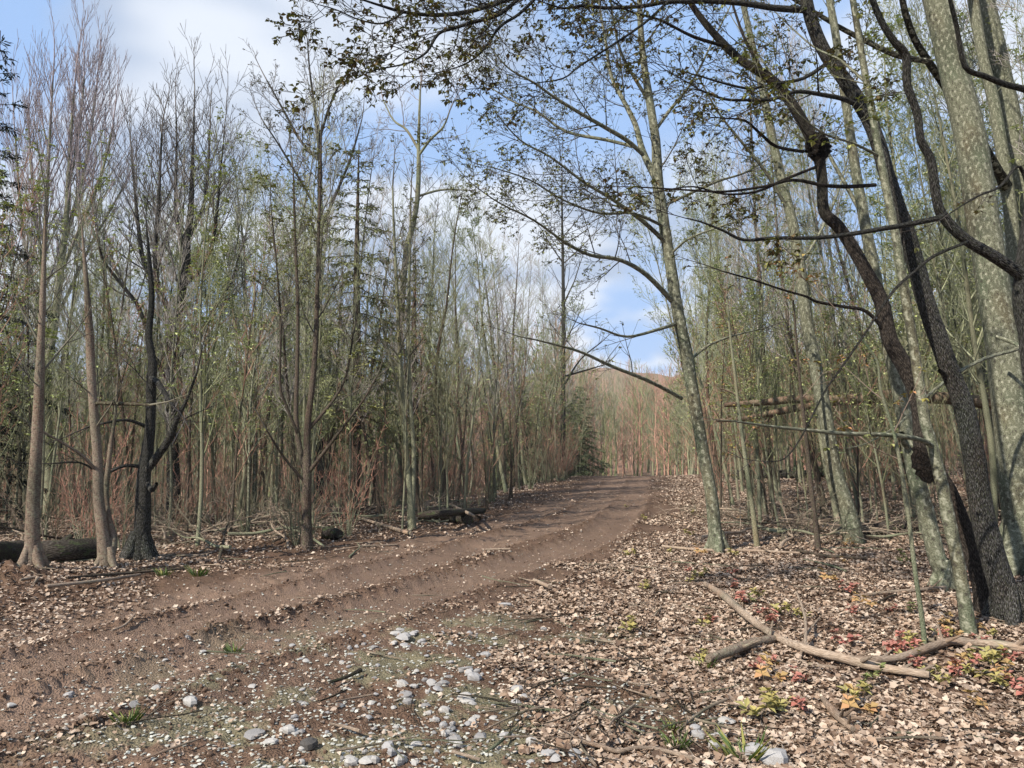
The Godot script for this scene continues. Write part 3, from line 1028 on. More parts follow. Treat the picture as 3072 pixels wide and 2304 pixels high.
# ---------------------------------------------------------------- trees that can be traced in the photograph
func make_traced_trees() -> void:
	var leafy := qset({"lev": 3, "n": [6, 6, 5, 2], "leaf": 0.8, "lcol": [Color(.11, .12, .055), Color(.16, .165, .07), Color(.09, .085, .05), Color(.22, .24, .10)], "lsize": 0.036, "tint": Color(.075, .07, .06), "up": 0.03, "gnarl": 0.13, "minr": 0.0028, "droop": 0.5, "lr": [0.5, 0.55, 0.55, 0.5]})
	var dark := qset({"lev": 3, "n": [6, 6, 5, 2], "leaf": 0.55, "lcol": [Color(.08, .085, .035), Color(.15, .15, .055), Color(.11, .08, .04)], "lsize": 0.04, "tint": Color(.05, .047, .043), "minr": 0.0028, "up": 0.03, "droop": 0.4})
	var grey := qset({"lev": 3, "n": [5, 6, 4, 2], "leaf": 0.5, "lcol": [Color(.2, .23, .08), Color(.26, .27, .11)], "lsize": 0.042, "tint": Color(.125, .128, .09), "minr": 0.003, "up": 0.05})
	# the maple beside the track, with its limbs sweeping over it
	traced("maple_tree", "slim grey maple beside the track with long limbs sweeping over it", "tree", M.grey,
		[[2152, 1655, 44], [2146, 1600, 40], [2133, 1479, 37], [2109, 1358, 36], [2090, 1238, 36], [2075, 1156, 36], [2061, 1069, 36], [2039, 965, 37], [2009, 784, 34], [1991, 663, 33], [1973, 543, 34], [1967, 422, 28], [1949, 301, 25], [1930, 181, 20], [1921, 60, 18], [1915, -120, 14], [1905, -300, 9], [1898, -420, 5]],
		[
			{"px": [[2045, 1195, 12], [1990, 1165, 12], [1930, 1136, 12], [1834, 1098, 11], [1737, 1054, 9], [1631, 1025, 6], [1560, 1010, 3]], "dz": -2.0, "dress": 2.0, "twig_len": 0.8, "lev0": 2},
			{"px": [[2018, 905, 17], [1940, 825, 15], [1860, 780, 13], [1770, 765, 11], [1700, 730, 9], [1600, 660, 7], [1500, 610, 5], [1420, 555, 3]], "dz": -2.2, "dress": 5.0, "twig_len": 1.0},
			{"px": [[2000, 730, 15], [1930, 665, 13], [1840, 600, 11], [1750, 545, 9], [1650, 470, 7], [1560, 420, 5], [1480, 330, 3]], "dz": -1.5, "dress": 5.0, "twig_len": 1.1},
			{"px": [[1980, 560, 22], [1930, 458, 20], [1906, 374, 17], [1870, 301, 14], [1834, 229, 12], [1816, 120, 9], [1800, 30, 7], [1785, -80, 5]], "dz": 1.2, "dress": 5.0, "twig_len": 1.1},
			{"px": [[1930, 465, 13], [1882, 422, 14], [1822, 386, 13], [1738, 338, 11], [1659, 289, 9], [1600, 247, 7], [1520, 200, 5], [1450, 110, 3]], "dz": -1.2, "dress": 6.0, "twig_len": 1.2},
			{"px": [[1900, 440, 10], [1820, 420, 10], [1700, 395, 9], [1610, 335, 7], [1530, 300, 5], [1440, 240, 3]], "dz": 0.8, "dress": 5.5, "twig_len": 1.1},
			{"px": [[2030, 970, 12], [1979, 987, 10], [1882, 1010, 8], [1800, 985, 6], [1740, 970, 4]], "dz": -1.5, "dress": 3.0, "twig_len": 0.7, "lev0": 2},
			{"px": [[1945, 300, 12], [1895, 220, 10], [1860, 150, 8], [1840, 60, 6], [1825, -50, 4]], "dz": -0.8, "dress": 5.0},
			{"px": [[1985, 620, 10], [2050, 590, 9], [2150, 545, 8], [2230, 520, 6], [2300, 480, 4]], "dz": 1.0, "dress": 3.0},
			{"px": [[2060, 1090, 9], [2120, 1040, 8], [2190, 1010, 6], [2290, 985, 4]], "dz": 0.7, "dress": 2.5, "lev0": 2},
			{"px": [[1960, 400, 11], [2010, 330, 10], [2080, 240, 8], [2140, 120, 6], [2190, 20, 4]], "dz": 0.7, "dress": 4.0},
			{"px": [[2005, 770, 8], [2060, 720, 7], [2130, 690, 6], [2220, 660, 4]], "dz": -0.6, "dress": 3.0},
			{"px": [[1993, 680, 10], [1900, 640, 9], [1800, 640, 8], [1690, 600, 6], [1590, 540, 5], [1470, 500, 3]], "dz": -2.6, "dress": 4.5, "twig_len": 1.0},
		], leafy, {"dress": 2.0, "crown0": 0.45, "twig_len": 1.3, "roots": 4})
	# the leaning group at the right
	traced("leaning_tree", "black-barked crooked tree with heavy lean and deep furrows", "tree", M.dark,
		[[3034, 1868, 84], [3012, 1790, 72], [2974, 1653, 67], [2941, 1503, 63], [2922, 1370, 60], [2890, 1220, 58], [2853, 1120, 55], [2808, 990, 52], [2775, 898, 50], [2727, 723, 48], [2692, 620, 47], [2658, 512, 46], [2628, 410, 45], [2588, 325, 44], [2534, 241, 42], [2480, 165, 40], [2443, 85, 38], [2419, 0, 35], [2400, -120, 36], [2360, -260, 30], [2310, -420, 22], [2260, -600, 12]],
		[
			{"px": [[2425, 30, 22], [2330, 25, 20], [2230, 10, 17], [2130, 4, 15], [2003, 6, 13], [1930, 18, 12], [1822, 24, 11], [1755, 16, 9], [1690, 24, 6], [1640, 10, 4]], "dz": -0.9, "dress": 4.0, "twig_len": 0.8},
			{"px": [[2400, -140, 26], [2250, -190, 24], [2050, -170, 22], [1850, -110, 20], [1640, -40, 18], [1500, 6, 16], [1400, 36, 14], [1303, 45, 12], [1212, 36, 10], [1146, 18, 8], [1060, -10, 5]], "dz": -1.6, "dress": 6.5, "twig_len": 0.95, "t0": 0.4},
			{"px": [[1560, -10, 12], [1500, 42, 13], [1423, 66, 12], [1363, 84, 11], [1315, 102, 10], [1279, 157, 8], [1230, 187, 6], [1182, 199, 5], [1122, 211, 4], [1070, 235, 3]], "dz": -0.4, "d0": -1.2, "dress": 8.0, "twig_len": 0.75, "t0": 0.1},
			{"px": [[1640, -40, 11], [1560, 40, 10], [1500, 80, 9], [1450, 150, 7], [1400, 190, 5], [1330, 215, 3]], "dz": -0.4, "d0": -1.0, "dress": 7.0, "twig_len": 0.7},
			{"px": [[1212, 36, 7], [1150, 70, 6], [1080, 60, 5], [1010, 30, 4], [960, 15, 3]], "dz": -0.2, "d0": -1.5, "dress": 10.0, "twig_len": 0.6},
			{"px": [[2003, 6, 9], [1930, 72, 8], [1822, 145, 7], [1738, 199, 6], [1689, 235, 5], [1600, 250, 3]], "dz": -0.5, "d0": -0.5, "dress": 5.0, "twig_len": 0.7},
			{"px": [[2590, 330, 16], [2540, 300, 15], [2470, 285, 14], [2390, 275, 12], [2320, 297, 11], [2240, 300, 10], [2172, 297, 8], [2100, 270, 6]], "dz": -1.1, "dress": 3.0, "twig_len": 0.8},
			{"px": [[2480, 190, 12], [2410, 235, 11], [2330, 250, 10], [2250, 265, 9], [2172, 250, 7], [2090, 225, 5]], "dz": -0.7, "dress": 3.0, "twig_len": 0.8},
			{"px": [[2300, -450, 14], [2150, -560, 11], [1990, -640, 8], [1850, -680, 4]], "dz": -1.0, "dress": 3.0},
			{"px": [[2850, 1140, 16], [2830, 1120, 15], [2818, 1112, 12]], "dz": -0.1, "dress": 0.0},
		], dark, {"dress": 0.9, "crown0": 0.5, "twig_len": 1.0, "wob": 0.03, "sides": 18, "roots": 4, "sub": 7})
	traced("leaning_tree", "dark leaning tree with a round black burl high on its trunk", "tree", M.umber,
		[[2974, 1850, 66], [2945, 1750, 56], [2895, 1593, 50], [2847, 1473, 47], [2805, 1410, 45], [2781, 1360, 50], [2769, 1334, 54], [2763, 1262, 48], [2745, 1171, 46], [2714, 1099, 46], [2672, 1020, 44], [2642, 900, 42], [2606, 830, 40], [2564, 754, 38], [2516, 681, 36], [2473, 633, 34], [2467, 543, 32], [2461, 494, 32], [2449, 446, 36], [2425, 398, 32], [2395, 344, 32], [2347, 271, 30], [2293, 223, 28], [2232, 187, 26], [2172, 133, 24], [2100, 50, 20], [2030, -60, 15], [1960, -200, 10], [1900, -330, 5]],
		[
			{"px": [[2410, 455, 10], [2330, 440, 10], [2280, 400, 9], [2235, 362, 7], [2172, 355, 5]], "dz": -0.9, "dress": 3.0, "twig_len": 0.7},
			{"px": [[2450, 500, 9], [2350, 540, 9], [2270, 575, 8], [2172, 582, 6], [2080, 560, 5], [1990, 572, 4]], "dz": -0.9, "dress": 3.0, "twig_len": 0.7},
			{"px": [[2626, 555, 12], [2540, 560, 13], [2470, 556, 12], [2380, 540, 10], [2290, 560, 9], [2172, 575, 8], [2060, 570, 6], [1900, 560, 4]], "dz": -1.0, "dress": 3.0, "twig_len": 0.7},
			{"px": [[2300, 230, 10], [2240, 130, 9], [2200, 20, 7], [2170, -80, 4]], "dz": 0.4, "dress": 4.0},
			{"px": [[2180, 140, 12], [2080, 110, 10], [1980, 60, 8], [1880, 30, 6], [1790, -30, 3]], "dz": -0.8, "dress": 5.0},
			{"px": [[2660, 1000, 9], [2600, 935, 11], [2530, 920, 10], [2450, 905, 9], [2420, 890, 8], [2350, 870, 7], [2260, 840, 6], [2172, 815, 5]], "dz": -0.6, "dress": 2.5, "twig_len": 0.6, "lev0": 2},
		], dark, {"dress": 1.0, "crown0": 0.55, "twig_len": 1.1, "wob": 0.03, "sides": 16, "roots": 4, "sub": 6, "burls": [[2452, 440, 74, 92], [2776, 1385, 64, 130]]})
	traced("leaning_tree", "thin straight grey tree leaning in front of the furrowed trunks", "tree", M.grey,
		[[2913, 1905, 40], [2889, 1774, 36], [2871, 1672, 36], [2847, 1563, 38], [2823, 1442, 35], [2793, 1322, 33], [2775, 1262, 31], [2757, 1141, 30], [2733, 990, 29], [2718, 900, 28], [2690, 723, 26], [2654, 542, 25], [2620, 360, 23], [2590, 190, 21], [2562, 20, 19], [2530, -180, 15], [2500, -380, 10], [2470, -560, 5]],
		[
			{"px": [[2800, 1342, 16], [2775, 1325, 15], [2733, 1313, 15], [2654, 1304, 14], [2534, 1301, 13], [2420, 1290, 11], [2323, 1280, 9], [2232, 1268, 6], [2190, 1262, 4]], "dz": -1.0, "dress": 1.2, "twig_len": 0.5, "lev0": 2},
			{"px": [[2640, 470, 9], [2560, 430, 8], [2470, 400, 6], [2380, 330, 4]], "dz": -0.5, "dress": 3.0},
			{"px": [[2600, 250, 9], [2520, 180, 8], [2440, 140, 6], [2350, 60, 4]], "dz": 0.5, "dress": 3.0},
		], grey, {"dress": 1.8, "crown0": 0.6, "twig_len": 1.1})
	traced("leaning_tree", "grey-green mossy trunk leaning beside the burled tree", "tree", M.grey,
		[[2845, 1768, 62], [2832, 1720, 54], [2811, 1672, 50], [2781, 1551, 48], [2751, 1442, 47], [2727, 1322, 44], [2696, 1171, 41], [2668, 1050, 38], [2640, 900, 36], [2600, 700, 33], [2565, 500, 30], [2540, 330, 27], [2510, 120, 24], [2470, -100, 18], [2430, -330, 10], [2410, -450, 5]],
		[
			{"px": [[2590, 650, 14], [2540, 560, 12], [2460, 420, 10], [2390, 330, 8], [2300, 200, 6], [2220, 90, 4]], "dz": 0.8, "dress": 3.0},
			{"px": [[2730, 1345, 16], [2715, 1330, 20], [2705, 1300, 18]], "dz": -0.2, "dress": 0.0},
		], grey, {"dress": 1.6, "crown0": 0.6, "twig_len": 1.3, "roots": 4})
	traced("leaning_tree", "thickest pale grey trunk with lichen and dark scars", "tree", M.grey,
		[[3088, 1725, 128], [3072, 1600, 108], [3058, 1480, 102], [3046, 1382, 100], [3028, 1200, 97], [3010, 1020, 95], [2986, 898, 93], [2950, 663, 89], [2925, 500, 86], [2901, 362, 84], [2853, 181, 81], [2811, 0, 77], [2770, -200, 80], [2720, -450, 64], [2680, -700, 44], [2640, -950, 24], [2620, -1100, 8]],
		[
			{"px": [[2990, 1010, 12], [3058, 1042, 11], [2956, 1075, 10], [2865, 1123, 10], [2787, 1183, 8], [2714, 1256, 7], [2678, 1286, 5], [2600, 1330, 4], [2540, 1345, 3]], "dz": -2.2, "d0": -0.5, "dress": 1.0, "twig_len": 0.5, "lev0": 2},
			{"px": [[2780, -150, 30], [2650, -260, 24], [2500, -350, 18], [2330, -430, 10], [2200, -500, 4]], "dz": -1.0, "dress": 2.5},
			{"px": [[2735, -400, 26], [2850, -560, 20], [2980, -700, 12], [3080, -800, 5]], "dz": 0.5, "dress": 2.5},
		], grey, {"dress": 0.6, "crown0": 0.6, "twig_len": 1.8, "wob": 0.016, "sides": 20, "sub": 7, "roots": 5})
	traced("leaning_tree", "slim grey trunk with a black crooked limb, beside the thickest trunk", "tree", M.grey,
		[[3120, 1660, 60], [3100, 1500, 50], [3082, 1300, 46], [3064, 1100, 43], [3046, 898, 41], [3034, 663, 38], [3010, 482, 36], [2980, 301, 34], [2950, 181, 32], [2919, 0, 30], [2890, -200, 24], [2860, -400, 14], [2845, -520, 6]],
		[
			{"px": [[3018, 560, 40], [2998, 520, 30], [2956, 446, 26], [2895, 344, 25], [2835, 259, 24], [2787, 187, 24], [2745, 120, 22], [2715, 36, 20], [2695, -60, 17], [2660, -180, 12], [2640, -280, 5]], "dz": -2.2, "dress": 1.5, "col": Color(.22, .21, .21)},
			{"px": [[2790, 185, 16], [2702, 169, 18], [2642, 145, 17], [2534, 90, 15], [2443, 36, 13], [2350, -20, 10], [2250, -60, 6]], "dz": -0.6, "d0": -1.6, "dress": 3.0, "col": Color(.22, .21, .21)},
		], grey, {"dress": 1.0, "crown0": 0.6, "twig_len": 1.3, "depth": 11.0})
	traced("leaning_tree", "lichen-spotted grey trunk rising behind the thickest trunk", "tree", M.grey,
		[[3200, 1600, 80], [3160, 1200, 70], [3110, 850, 62], [3064, 542, 56], [3034, 362, 54], [2998, 181, 52], [2956, 0, 48], [2910, -200, 40], [2860, -450, 24], [2830, -600, 8]], [], grey, {"dress": 1.2, "crown0": 0.5, "twig_len": 1.6, "depth": 11.8})
	traced("leaning_tree", "straight grey trunk with flared foot between maple and mossy trunk", "tree", M.grey,
		[[2565, 1632, 64], [2556, 1590, 54], [2534, 1503, 46], [2503, 1412, 43], [2479, 1262, 41], [2449, 1111, 39], [2419, 960, 36], [2389, 723, 32], [2353, 573, 29], [2320, 430, 26], [2285, 260, 23], [2240, 60, 18], [2200, -120, 12], [2170, -280, 5]],
		[
			{"px": [[2370, 640, 12], [2300, 520, 10], [2220, 420, 8], [2150, 330, 6], [2080, 200, 4]], "dz": -0.8, "dress": 4.0},
			{"px": [[2400, 800, 10], [2470, 680, 8], [2520, 560, 6], [2550, 440, 4]], "dz": 0.8, "dress": 4.0},
		], grey, {"dress": 2.0, "crown0": 0.5, "twig_len": 1.3})
	traced("maple_tree", "maple rooted past the clearing's rim whose black limbs reach between the leaning trunks", "tree", M.dark,
		[[3230, 2010, 120], [3200, 1800, 95], [3160, 1500, 85], [3120, 1200, 76], [3095, 1000, 70], [3075, 880, 66], [3090, 700, 56], [3130, 450, 46], [3170, 150, 36], [3210, -200, 22], [3240, -450, 8]],
		[
			{"px": [[3082, 860, 44], [3058, 820, 38], [2974, 765, 34], [2895, 717, 31], [2835, 657, 31], [2811, 603, 27], [2793, 482, 26], [2763, 422, 24], [2751, 338, 25], [2721, 253, 24], [2718, 169, 26], [2684, 127, 22], [2648, 72, 20], [2618, 0, 18], [2580, -120, 14], [2540, -240, 8]], "dz": -0.5, "dress": 1.3, "twig_len": 0.6, "t0": 0.3},
			{"px": [[2825, 652, 18], [2714, 675, 16], [2642, 687, 15], [2534, 705, 14], [2443, 714, 13], [2323, 714, 12], [2232, 720, 10], [2172, 693, 8], [2110, 668, 6], [2060, 655, 4]], "dz": -0.5, "d0": -0.3, "dress": 2.2, "twig_len": 0.55},
			{"px": [[2905, 725, 9], [2805, 766, 10], [2745, 814, 9], [2696, 856, 9], [2654, 908, 8], [2594, 1002, 7], [2510, 1123, 7], [2473, 1177, 6], [2401, 1316, 5], [2353, 1376, 4], [2300, 1385, 3]], "dz": -0.3, "d0": -0.2, "dress": 1.0, "twig_len": 0.4, "lev0": 2},
			{"px": [[3150, 300, 24], [3072, 268, 20], [3016, 253, 18], [2956, 229, 17], [2895, 199, 16], [2870, 80, 14], [2850, 0, 12], [2830, -100, 8]], "dz": -0.5, "dress": 2.0, "twig_len": 0.6},
			{"px": [[3100, 640, 14], [3060, 500, 10], [3000, 560, 8], [2930, 590, 6], [2850, 640, 4]], "dz": -0.4, "dress": 1.5, "twig_len": 0.5, "lev0": 2},
		], dark, {"dress": 1.5, "crown0": 0.5, "twig_len": 1.2, "wob": 0.03})
	# the fallen trunk hung up in the trees
	var ft := thing("fallen_tree", P(2594, 1195, 14.6), "brown fallen trunk hung up level among the leaning trees, forked at its end", "fallen tree")
	var g := Geo.new()
	g.off = ft.position
	for l in [[[3420, 1420, 40], [3200, 1290, 40], [3040, 1222, 38], [2956, 1208, 38], [2811, 1193, 37], [2678, 1189, 37], [2594, 1195, 36], [2510, 1201, 32], [2401, 1197, 26], [2300, 1206, 20], [2172, 1215, 14]], [[2520, 1204, 24], [2470, 1208, 24], [2413, 1220, 24], [2323, 1238, 20], [2232, 1256, 15], [2150, 1262, 10]], [[2330, 1236, 8], [2300, 1262, 7], [2270, 1285, 4]], [[2240, 1210, 8], [2200, 1180, 6], [2160, 1165, 4]]]:
		var lp := PackedVector3Array()
		var lr := PackedFloat32Array()
		for e in l:
			lp.append(P(e[0], e[1], 14.6))
			lr.append(e[2] * 0.5 / FPX * 14.6)
		var s := smooth(lp, lr, 4)
		g.tube(s[0], s[1], 10, Color(0.85, 0.75, 0.7), 0.04, true)
	part("trunk", g.mesh(), M.pale, ft)
	# the saplings on the slope
	var sap := qset({"lev": 3, "n": [3, 3, 3, 2], "leaf": 0.5, "lcol": [Color(.22, .2, .06), Color(.26, .2, .07), Color(.3, .16, .08)], "lsize": 0.055, "tint": Color(.19, .15, .12), "minr": 0.003, "up": 0.08})
	var saps := [
		["sapling forking low in front of the mossy trunk", [[2778, 1940, 15], [2765, 1850, 14], [2745, 1714, 13], [2727, 1563, 12], [2709, 1442, 11], [2684, 1310, 10], [2642, 1171, 8], [2630, 1081, 7], [2570, 1000, 6], [2510, 930, 4]]],
		["first thin sapling past the maple's foot", [[2274, 1645, 16], [2258, 1530, 14], [2238, 1394, 13], [2220, 1262, 11], [2205, 1130, 9], [2190, 1000, 7], [2180, 880, 4]]],
		["thin sapling rooted just before the flared grey trunk", [[2457, 1652, 16], [2443, 1540, 14], [2431, 1442, 13], [2419, 1322, 12], [2405, 1200, 10], [2392, 1060, 8], [2380, 900, 4]]],
		["sapling pressed against the flared grey trunk", [[2522, 1598, 18], [2500, 1500, 16], [2473, 1382, 14], [2455, 1262, 12], [2440, 1130, 10], [2425, 1000, 6]]]]
	for sp in saps:
		traced("sapling", sp[0], "sapling", M.brown if sp[0].begins_with("thin") else M.olive, sp[1], [], sap, {"dress": 2.0, "crown0": 0.3, "twig_len": 0.7, "sides": 7})
	# the left side
	var bare := qset({"lev": 3, "n": [6, 5, 4, 2], "tint": Color(.12, .11, .098), "minr": 0.0035, "up": 0.12, "gnarl": 0.09, "ang": [28.0, 26.0, 24.0, 24.0], "side_ang": 30.0, "lr": [.55, .6, .6, .5]})
	traced("birch_tree", "pale tan birch standing before the black log's end", "tree", M.pale,
		[[95, 1705, 50], [97, 1650, 42], [100, 1500, 37], [112, 1300, 31], [118, 1150, 28], [124, 1000, 21], [130, 850, 15], [134, 720, 9], [138, 620, 4]], [], qset({"lev": 3, "tint": Color(.11, .105, .08), "n": [5, 4, 4, 2], "up": 0.08}), {"dress": 2.4, "crown0": 0.25, "twig_len": 1.3, "roots": 4})
	traced("birch_tree", "slender pale birch with a second stem at its foot", "tree", M.pale,
		[[322, 1700, 42], [309, 1605, 33], [296, 1497, 30], [293, 1388, 28], [285, 1280, 27], [277, 1171, 25], [271, 1063, 25], [266, 954, 21], [260, 860, 15], [252, 760, 9], [246, 680, 4]],
		[{"px": [[330, 1690, 22], [340, 1620, 24], [326, 1560, 20], [318, 1480, 16], [330, 1350, 13], [345, 1250, 9], [352, 1150, 5]], "dz": 0.4, "dress": 2.0, "lev0": 2},
			{"px": [[285, 1210, 10], [330, 1210, 12], [390, 1212, 11], [450, 1215, 8]], "dz": -0.5, "dress": 2.0, "lev0": 2, "col": Color(.25, .26, .22)},
			{"px": [[296, 1420, 9], [250, 1370, 9], [190, 1330, 7], [120, 1290, 5]], "dz": -0.6, "dress": 2.0, "lev0": 2}],
		qset({"lev": 3, "tint": Color(.12, .112, .085), "n": [5, 4, 4, 2], "up": 0.06}), {"dress": 2.2, "crown0": 0.3, "twig_len": 1.2, "roots": 3})
	traced("dead_tree", "black broken snag with a crooked limb at the wood's edge", "tree", M.dark,
		[[416, 1682, 62], [422, 1630, 52], [428, 1551, 46], [434, 1415, 38], [444, 1340, 32], [450, 1280, 28], [453, 1171, 28], [458, 1090, 27], [446, 1008, 22], [455, 900, 17], [448, 780, 11], [440, 690, 5]],
		[{"px": [[434, 1420, 24], [466, 1377, 24], [510, 1312, 22], [530, 1260, 16], [560, 1200, 10], [590, 1120, 6]], "dz": -0.4, "dress": 3.0, "lev0": 2},
			{"px": [[436, 1440, 14], [455, 1470, 16], [470, 1450, 10]], "dz": -0.3, "dress": 0.0},
			{"px": [[430, 1400, 12], [370, 1398, 10], [310, 1420, 8], [240, 1388, 6], [160, 1390, 4]], "dz": -0.8, "dress": 2.0, "lev0": 2},
			{"px": [[446, 1130, 20], [475, 1150, 18], [500, 1190, 14], [520, 1220, 8]], "dz": -0.3, "dress": 2.0, "lev0": 2},
			{"px": [[440, 1280, 12], [380, 1260, 9], [310, 1270, 6]], "dz": -0.4, "dress": 2.0, "lev0": 2}],
		qset({"lev": 3, "tint": Color(.045, .042, .038), "n": [5, 4, 3, 2], "up": 0.04, "gnarl": 0.18}), {"dress": 2.4, "crown0": 0.35, "twig_len": 1.0, "wob": 0.05, "roots": 5})
	traced("fan_tree", "tallest bare tree with two trunks and a wide fan of fine upright twigs", "tree", M.olive,
		[[150, 1575, 34], [146, 1350, 28], [140, 1150, 25], [150, 1050, 24], [165, 960, 23], [178, 840, 21], [195, 700, 18], [205, 560, 14], [212, 420, 10], [222, 280, 6]],
		[{"px": [[146, 1300, 18], [132, 1150, 19], [125, 1000, 18], [128, 850, 16], [135, 700, 14], [142, 560, 11], [150, 400, 8], [158, 250, 5]], "dz": 0.4, "dress": 5.0, "t0": 0.35, "twig_len": 2.4, "lev0": 1},
			{"px": [[190, 740, 13], [225, 620, 12], [255, 500, 10], [275, 380, 8], [290, 260, 5]], "dz": 0.8, "dress": 5.5, "twig_len": 2.4, "t0": 0.1},
			{"px": [[180, 830, 11], [215, 740, 11], [260, 640, 10], [305, 520, 8], [335, 400, 5]], "dz": -0.8, "dress": 5.5, "twig_len": 2.4, "t0": 0.1},
			{"px": [[165, 960, 10], [205, 880, 10], [260, 760, 8], [320, 650, 7], [370, 560, 4]], "dz": 0.8, "dress": 4.0, "twig_len": 1.9, "t0": 0.3},
			{"px": [[126, 980, 11], [95, 850, 10], [70, 700, 9], [55, 540, 7], [45, 400, 4]], "dz": -0.8, "dress": 5.0, "twig_len": 2.4, "t0": 0.1},
			{"px": [[130, 820, 10], [112, 680, 9], [95, 520, 8], [85, 370, 5]], "dz": 0.8, "dress": 5.5, "twig_len": 2.6, "t0": 0.1},
			{"px": [[205, 560, 10], [230, 440, 8], [245, 330, 6], [252, 230, 4]], "dz": 0.3, "dress": 6.0, "twig_len": 2.4, "t0": 0.1}],
		qset({"lev": 3, "n": [6, 4, 4, 2], "tint": Color(.26, .225, .24), "minr": 0.0055, "up": 0.17, "gnarl": 0.06, "ang": [24.0, 22.0, 20.0, 20.0], "side_ang": 26.0, "lr": [.6, .62, .6, .5]}), {"dress": 4.5, "crown0": 0.5, "twig_len": 2.6, "depth": 20.0})
	traced("round_crowned_tree", "dark many-limbed tree with a rounded dense bare crown", "tree", M.dark,
		[[520, 1600, 40], [520, 1400, 34], [512, 1200, 32], [515, 1090, 31], [526, 981, 29], [542, 900, 27], [558, 800, 25], [561, 720, 22], [572, 640, 18], [576, 540, 13], [580, 430, 8], [582, 350, 5]],
		[{"px": [[524, 1000, 18], [500, 920, 19], [470, 860, 17], [430, 780, 14], [415, 680, 11], [405, 580, 8], [395, 470, 5]], "dz": 0.8, "dress": 6.0, "twig_len": 1.7, "t0": 0.2},
			{"px": [[556, 850, 16], [600, 810, 15], [635, 740, 12], [650, 640, 9], [660, 530, 7], [670, 430, 4]], "dz": -0.8, "dress": 6.0, "twig_len": 1.7, "t0": 0.2},
			{"px": [[512, 1150, 14], [470, 1080, 14], [420, 930, 12], [370, 860, 10], [315, 790, 8], [300, 740, 5]], "dz": -0.6, "dress": 5.0, "twig_len": 1.5, "t0": 0.4},
			{"px": [[475, 870, 14], [465, 760, 13], [475, 640, 11], [480, 520, 8], [485, 400, 5]], "dz": -0.5, "dress": 6.0, "twig_len": 1.6, "t0": 0.1},
			{"px": [[558, 760, 13], [530, 660, 12], [528, 540, 9], [530, 420, 6], [528, 340, 4]], "dz": 0.5, "dress": 6.0, "twig_len": 1.5, "t0": 0.1},
			{"px": [[562, 720, 12], [610, 620, 10], [625, 500, 8], [628, 400, 5]], "dz": 0.6, "dress": 6.0, "twig_len": 1.6, "t0": 0.1},
			{"px": [[520, 1080, 13], [590, 1020, 12], [640, 930, 10], [690, 850, 8], [720, 760, 5]], "dz": 0.5, "dress": 4.0, "twig_len": 1.3, "t0": 0.2}],
		qset({"lev": 3, "n": [6, 5, 4, 2], "tint": Color(.12, .112, .108), "minr": 0.0045, "up": 0.12, "gnarl": 0.1, "ang": [34.0, 32.0, 30.0, 28.0], "side_ang": 36.0, "lr": [.55, .58, .58, .5]}), {"dress": 4.0, "crown0": 0.5, "twig_len": 1.9, "depth": 15.5})
	var midq := qset({"lev": 3, "n": [6, 5, 4, 2], "tint": Color(.095, .088, .068), "minr": 0.004, "up": 0.1, "gnarl": 0.1, "ang": [36.0, 34.0, 32.0, 30.0], "side_ang": 38.0, "leaf": 0.3, "lcol": [Color(.16, .17, .06), Color(.2, .2, .08)], "lsize": 0.06})
	traced("forked_tree", "dark tree forking low into several upright stems at the brush", "tree", M.brown,
		[[922, 1645, 32], [920, 1560, 28], [919, 1503, 27], [922, 1421, 26], [922, 1286, 20], [936, 1165, 17], [946, 1045, 15], [951, 900, 13], [956, 700, 10], [962, 500, 7], [964, 380, 4]],
		[{"px": [[920, 1425, 18], [905, 1370, 17], [893, 1310, 16], [888, 1228, 14], [892, 1080, 12], [893, 900, 10], [885, 700, 8], [880, 520, 5]], "dz": 0.4, "dress": 3.5, "twig_len": 1.2, "t0": 0.4},
			{"px": [[893, 1300, 9], [860, 1220, 9], [840, 1150, 8], [842, 980, 7], [830, 800, 5], [815, 640, 4]], "dz": -0.5, "dress": 3.5, "twig_len": 1.0, "t0": 0.3},
			{"px": [[924, 1420, 12], [985, 1340, 10], [1030, 1280, 8], [1090, 1200, 6], [1130, 1130, 4]], "dz": -0.5, "dress": 3.0, "twig_len": 0.9},
			{"px": [[924, 1290, 12], [1000, 1200, 9], [1040, 1120, 7], [1060, 1000, 5]], "dz": 0.5, "dress": 3.0, "twig_len": 1.0},
			{"px": [[918, 1450, 8], [850, 1370, 7], [800, 1290, 5]], "dz": -0.4, "dress": 3.0, "twig_len": 0.8, "lev0": 2}],
		midq, {"dress": 3.0, "crown0": 0.45, "twig_len": 1.4})
	traced("twin_tree", "pair of slim grey-green stems rising together from one foot", "tree", M.olive,
		[[1237, 1590, 26], [1230, 1479, 17], [1221, 1382, 16], [1211, 1238, 15], [1204, 1141, 14], [1196, 1000, 12], [1190, 850, 10], [1182, 700, 8], [1178, 560, 5]],
		[{"px": [[1236, 1560, 14], [1240, 1440, 14], [1240, 1334, 14], [1230, 1189, 13], [1224, 1045, 12], [1226, 900, 10], [1230, 740, 8], [1232, 600, 5]], "dz": 0.2, "dress": 3.0, "t0": 0.45, "twig_len": 1.2},
			{"px": [[1212, 1250, 9], [1190, 1150, 8], [1165, 1050, 7], [1140, 940, 4]], "dz": -0.4, "dress": 3.0}],
		midq, {"dress": 3.0, "crown0": 0.45, "twig_len": 1.2, "sides": 9})
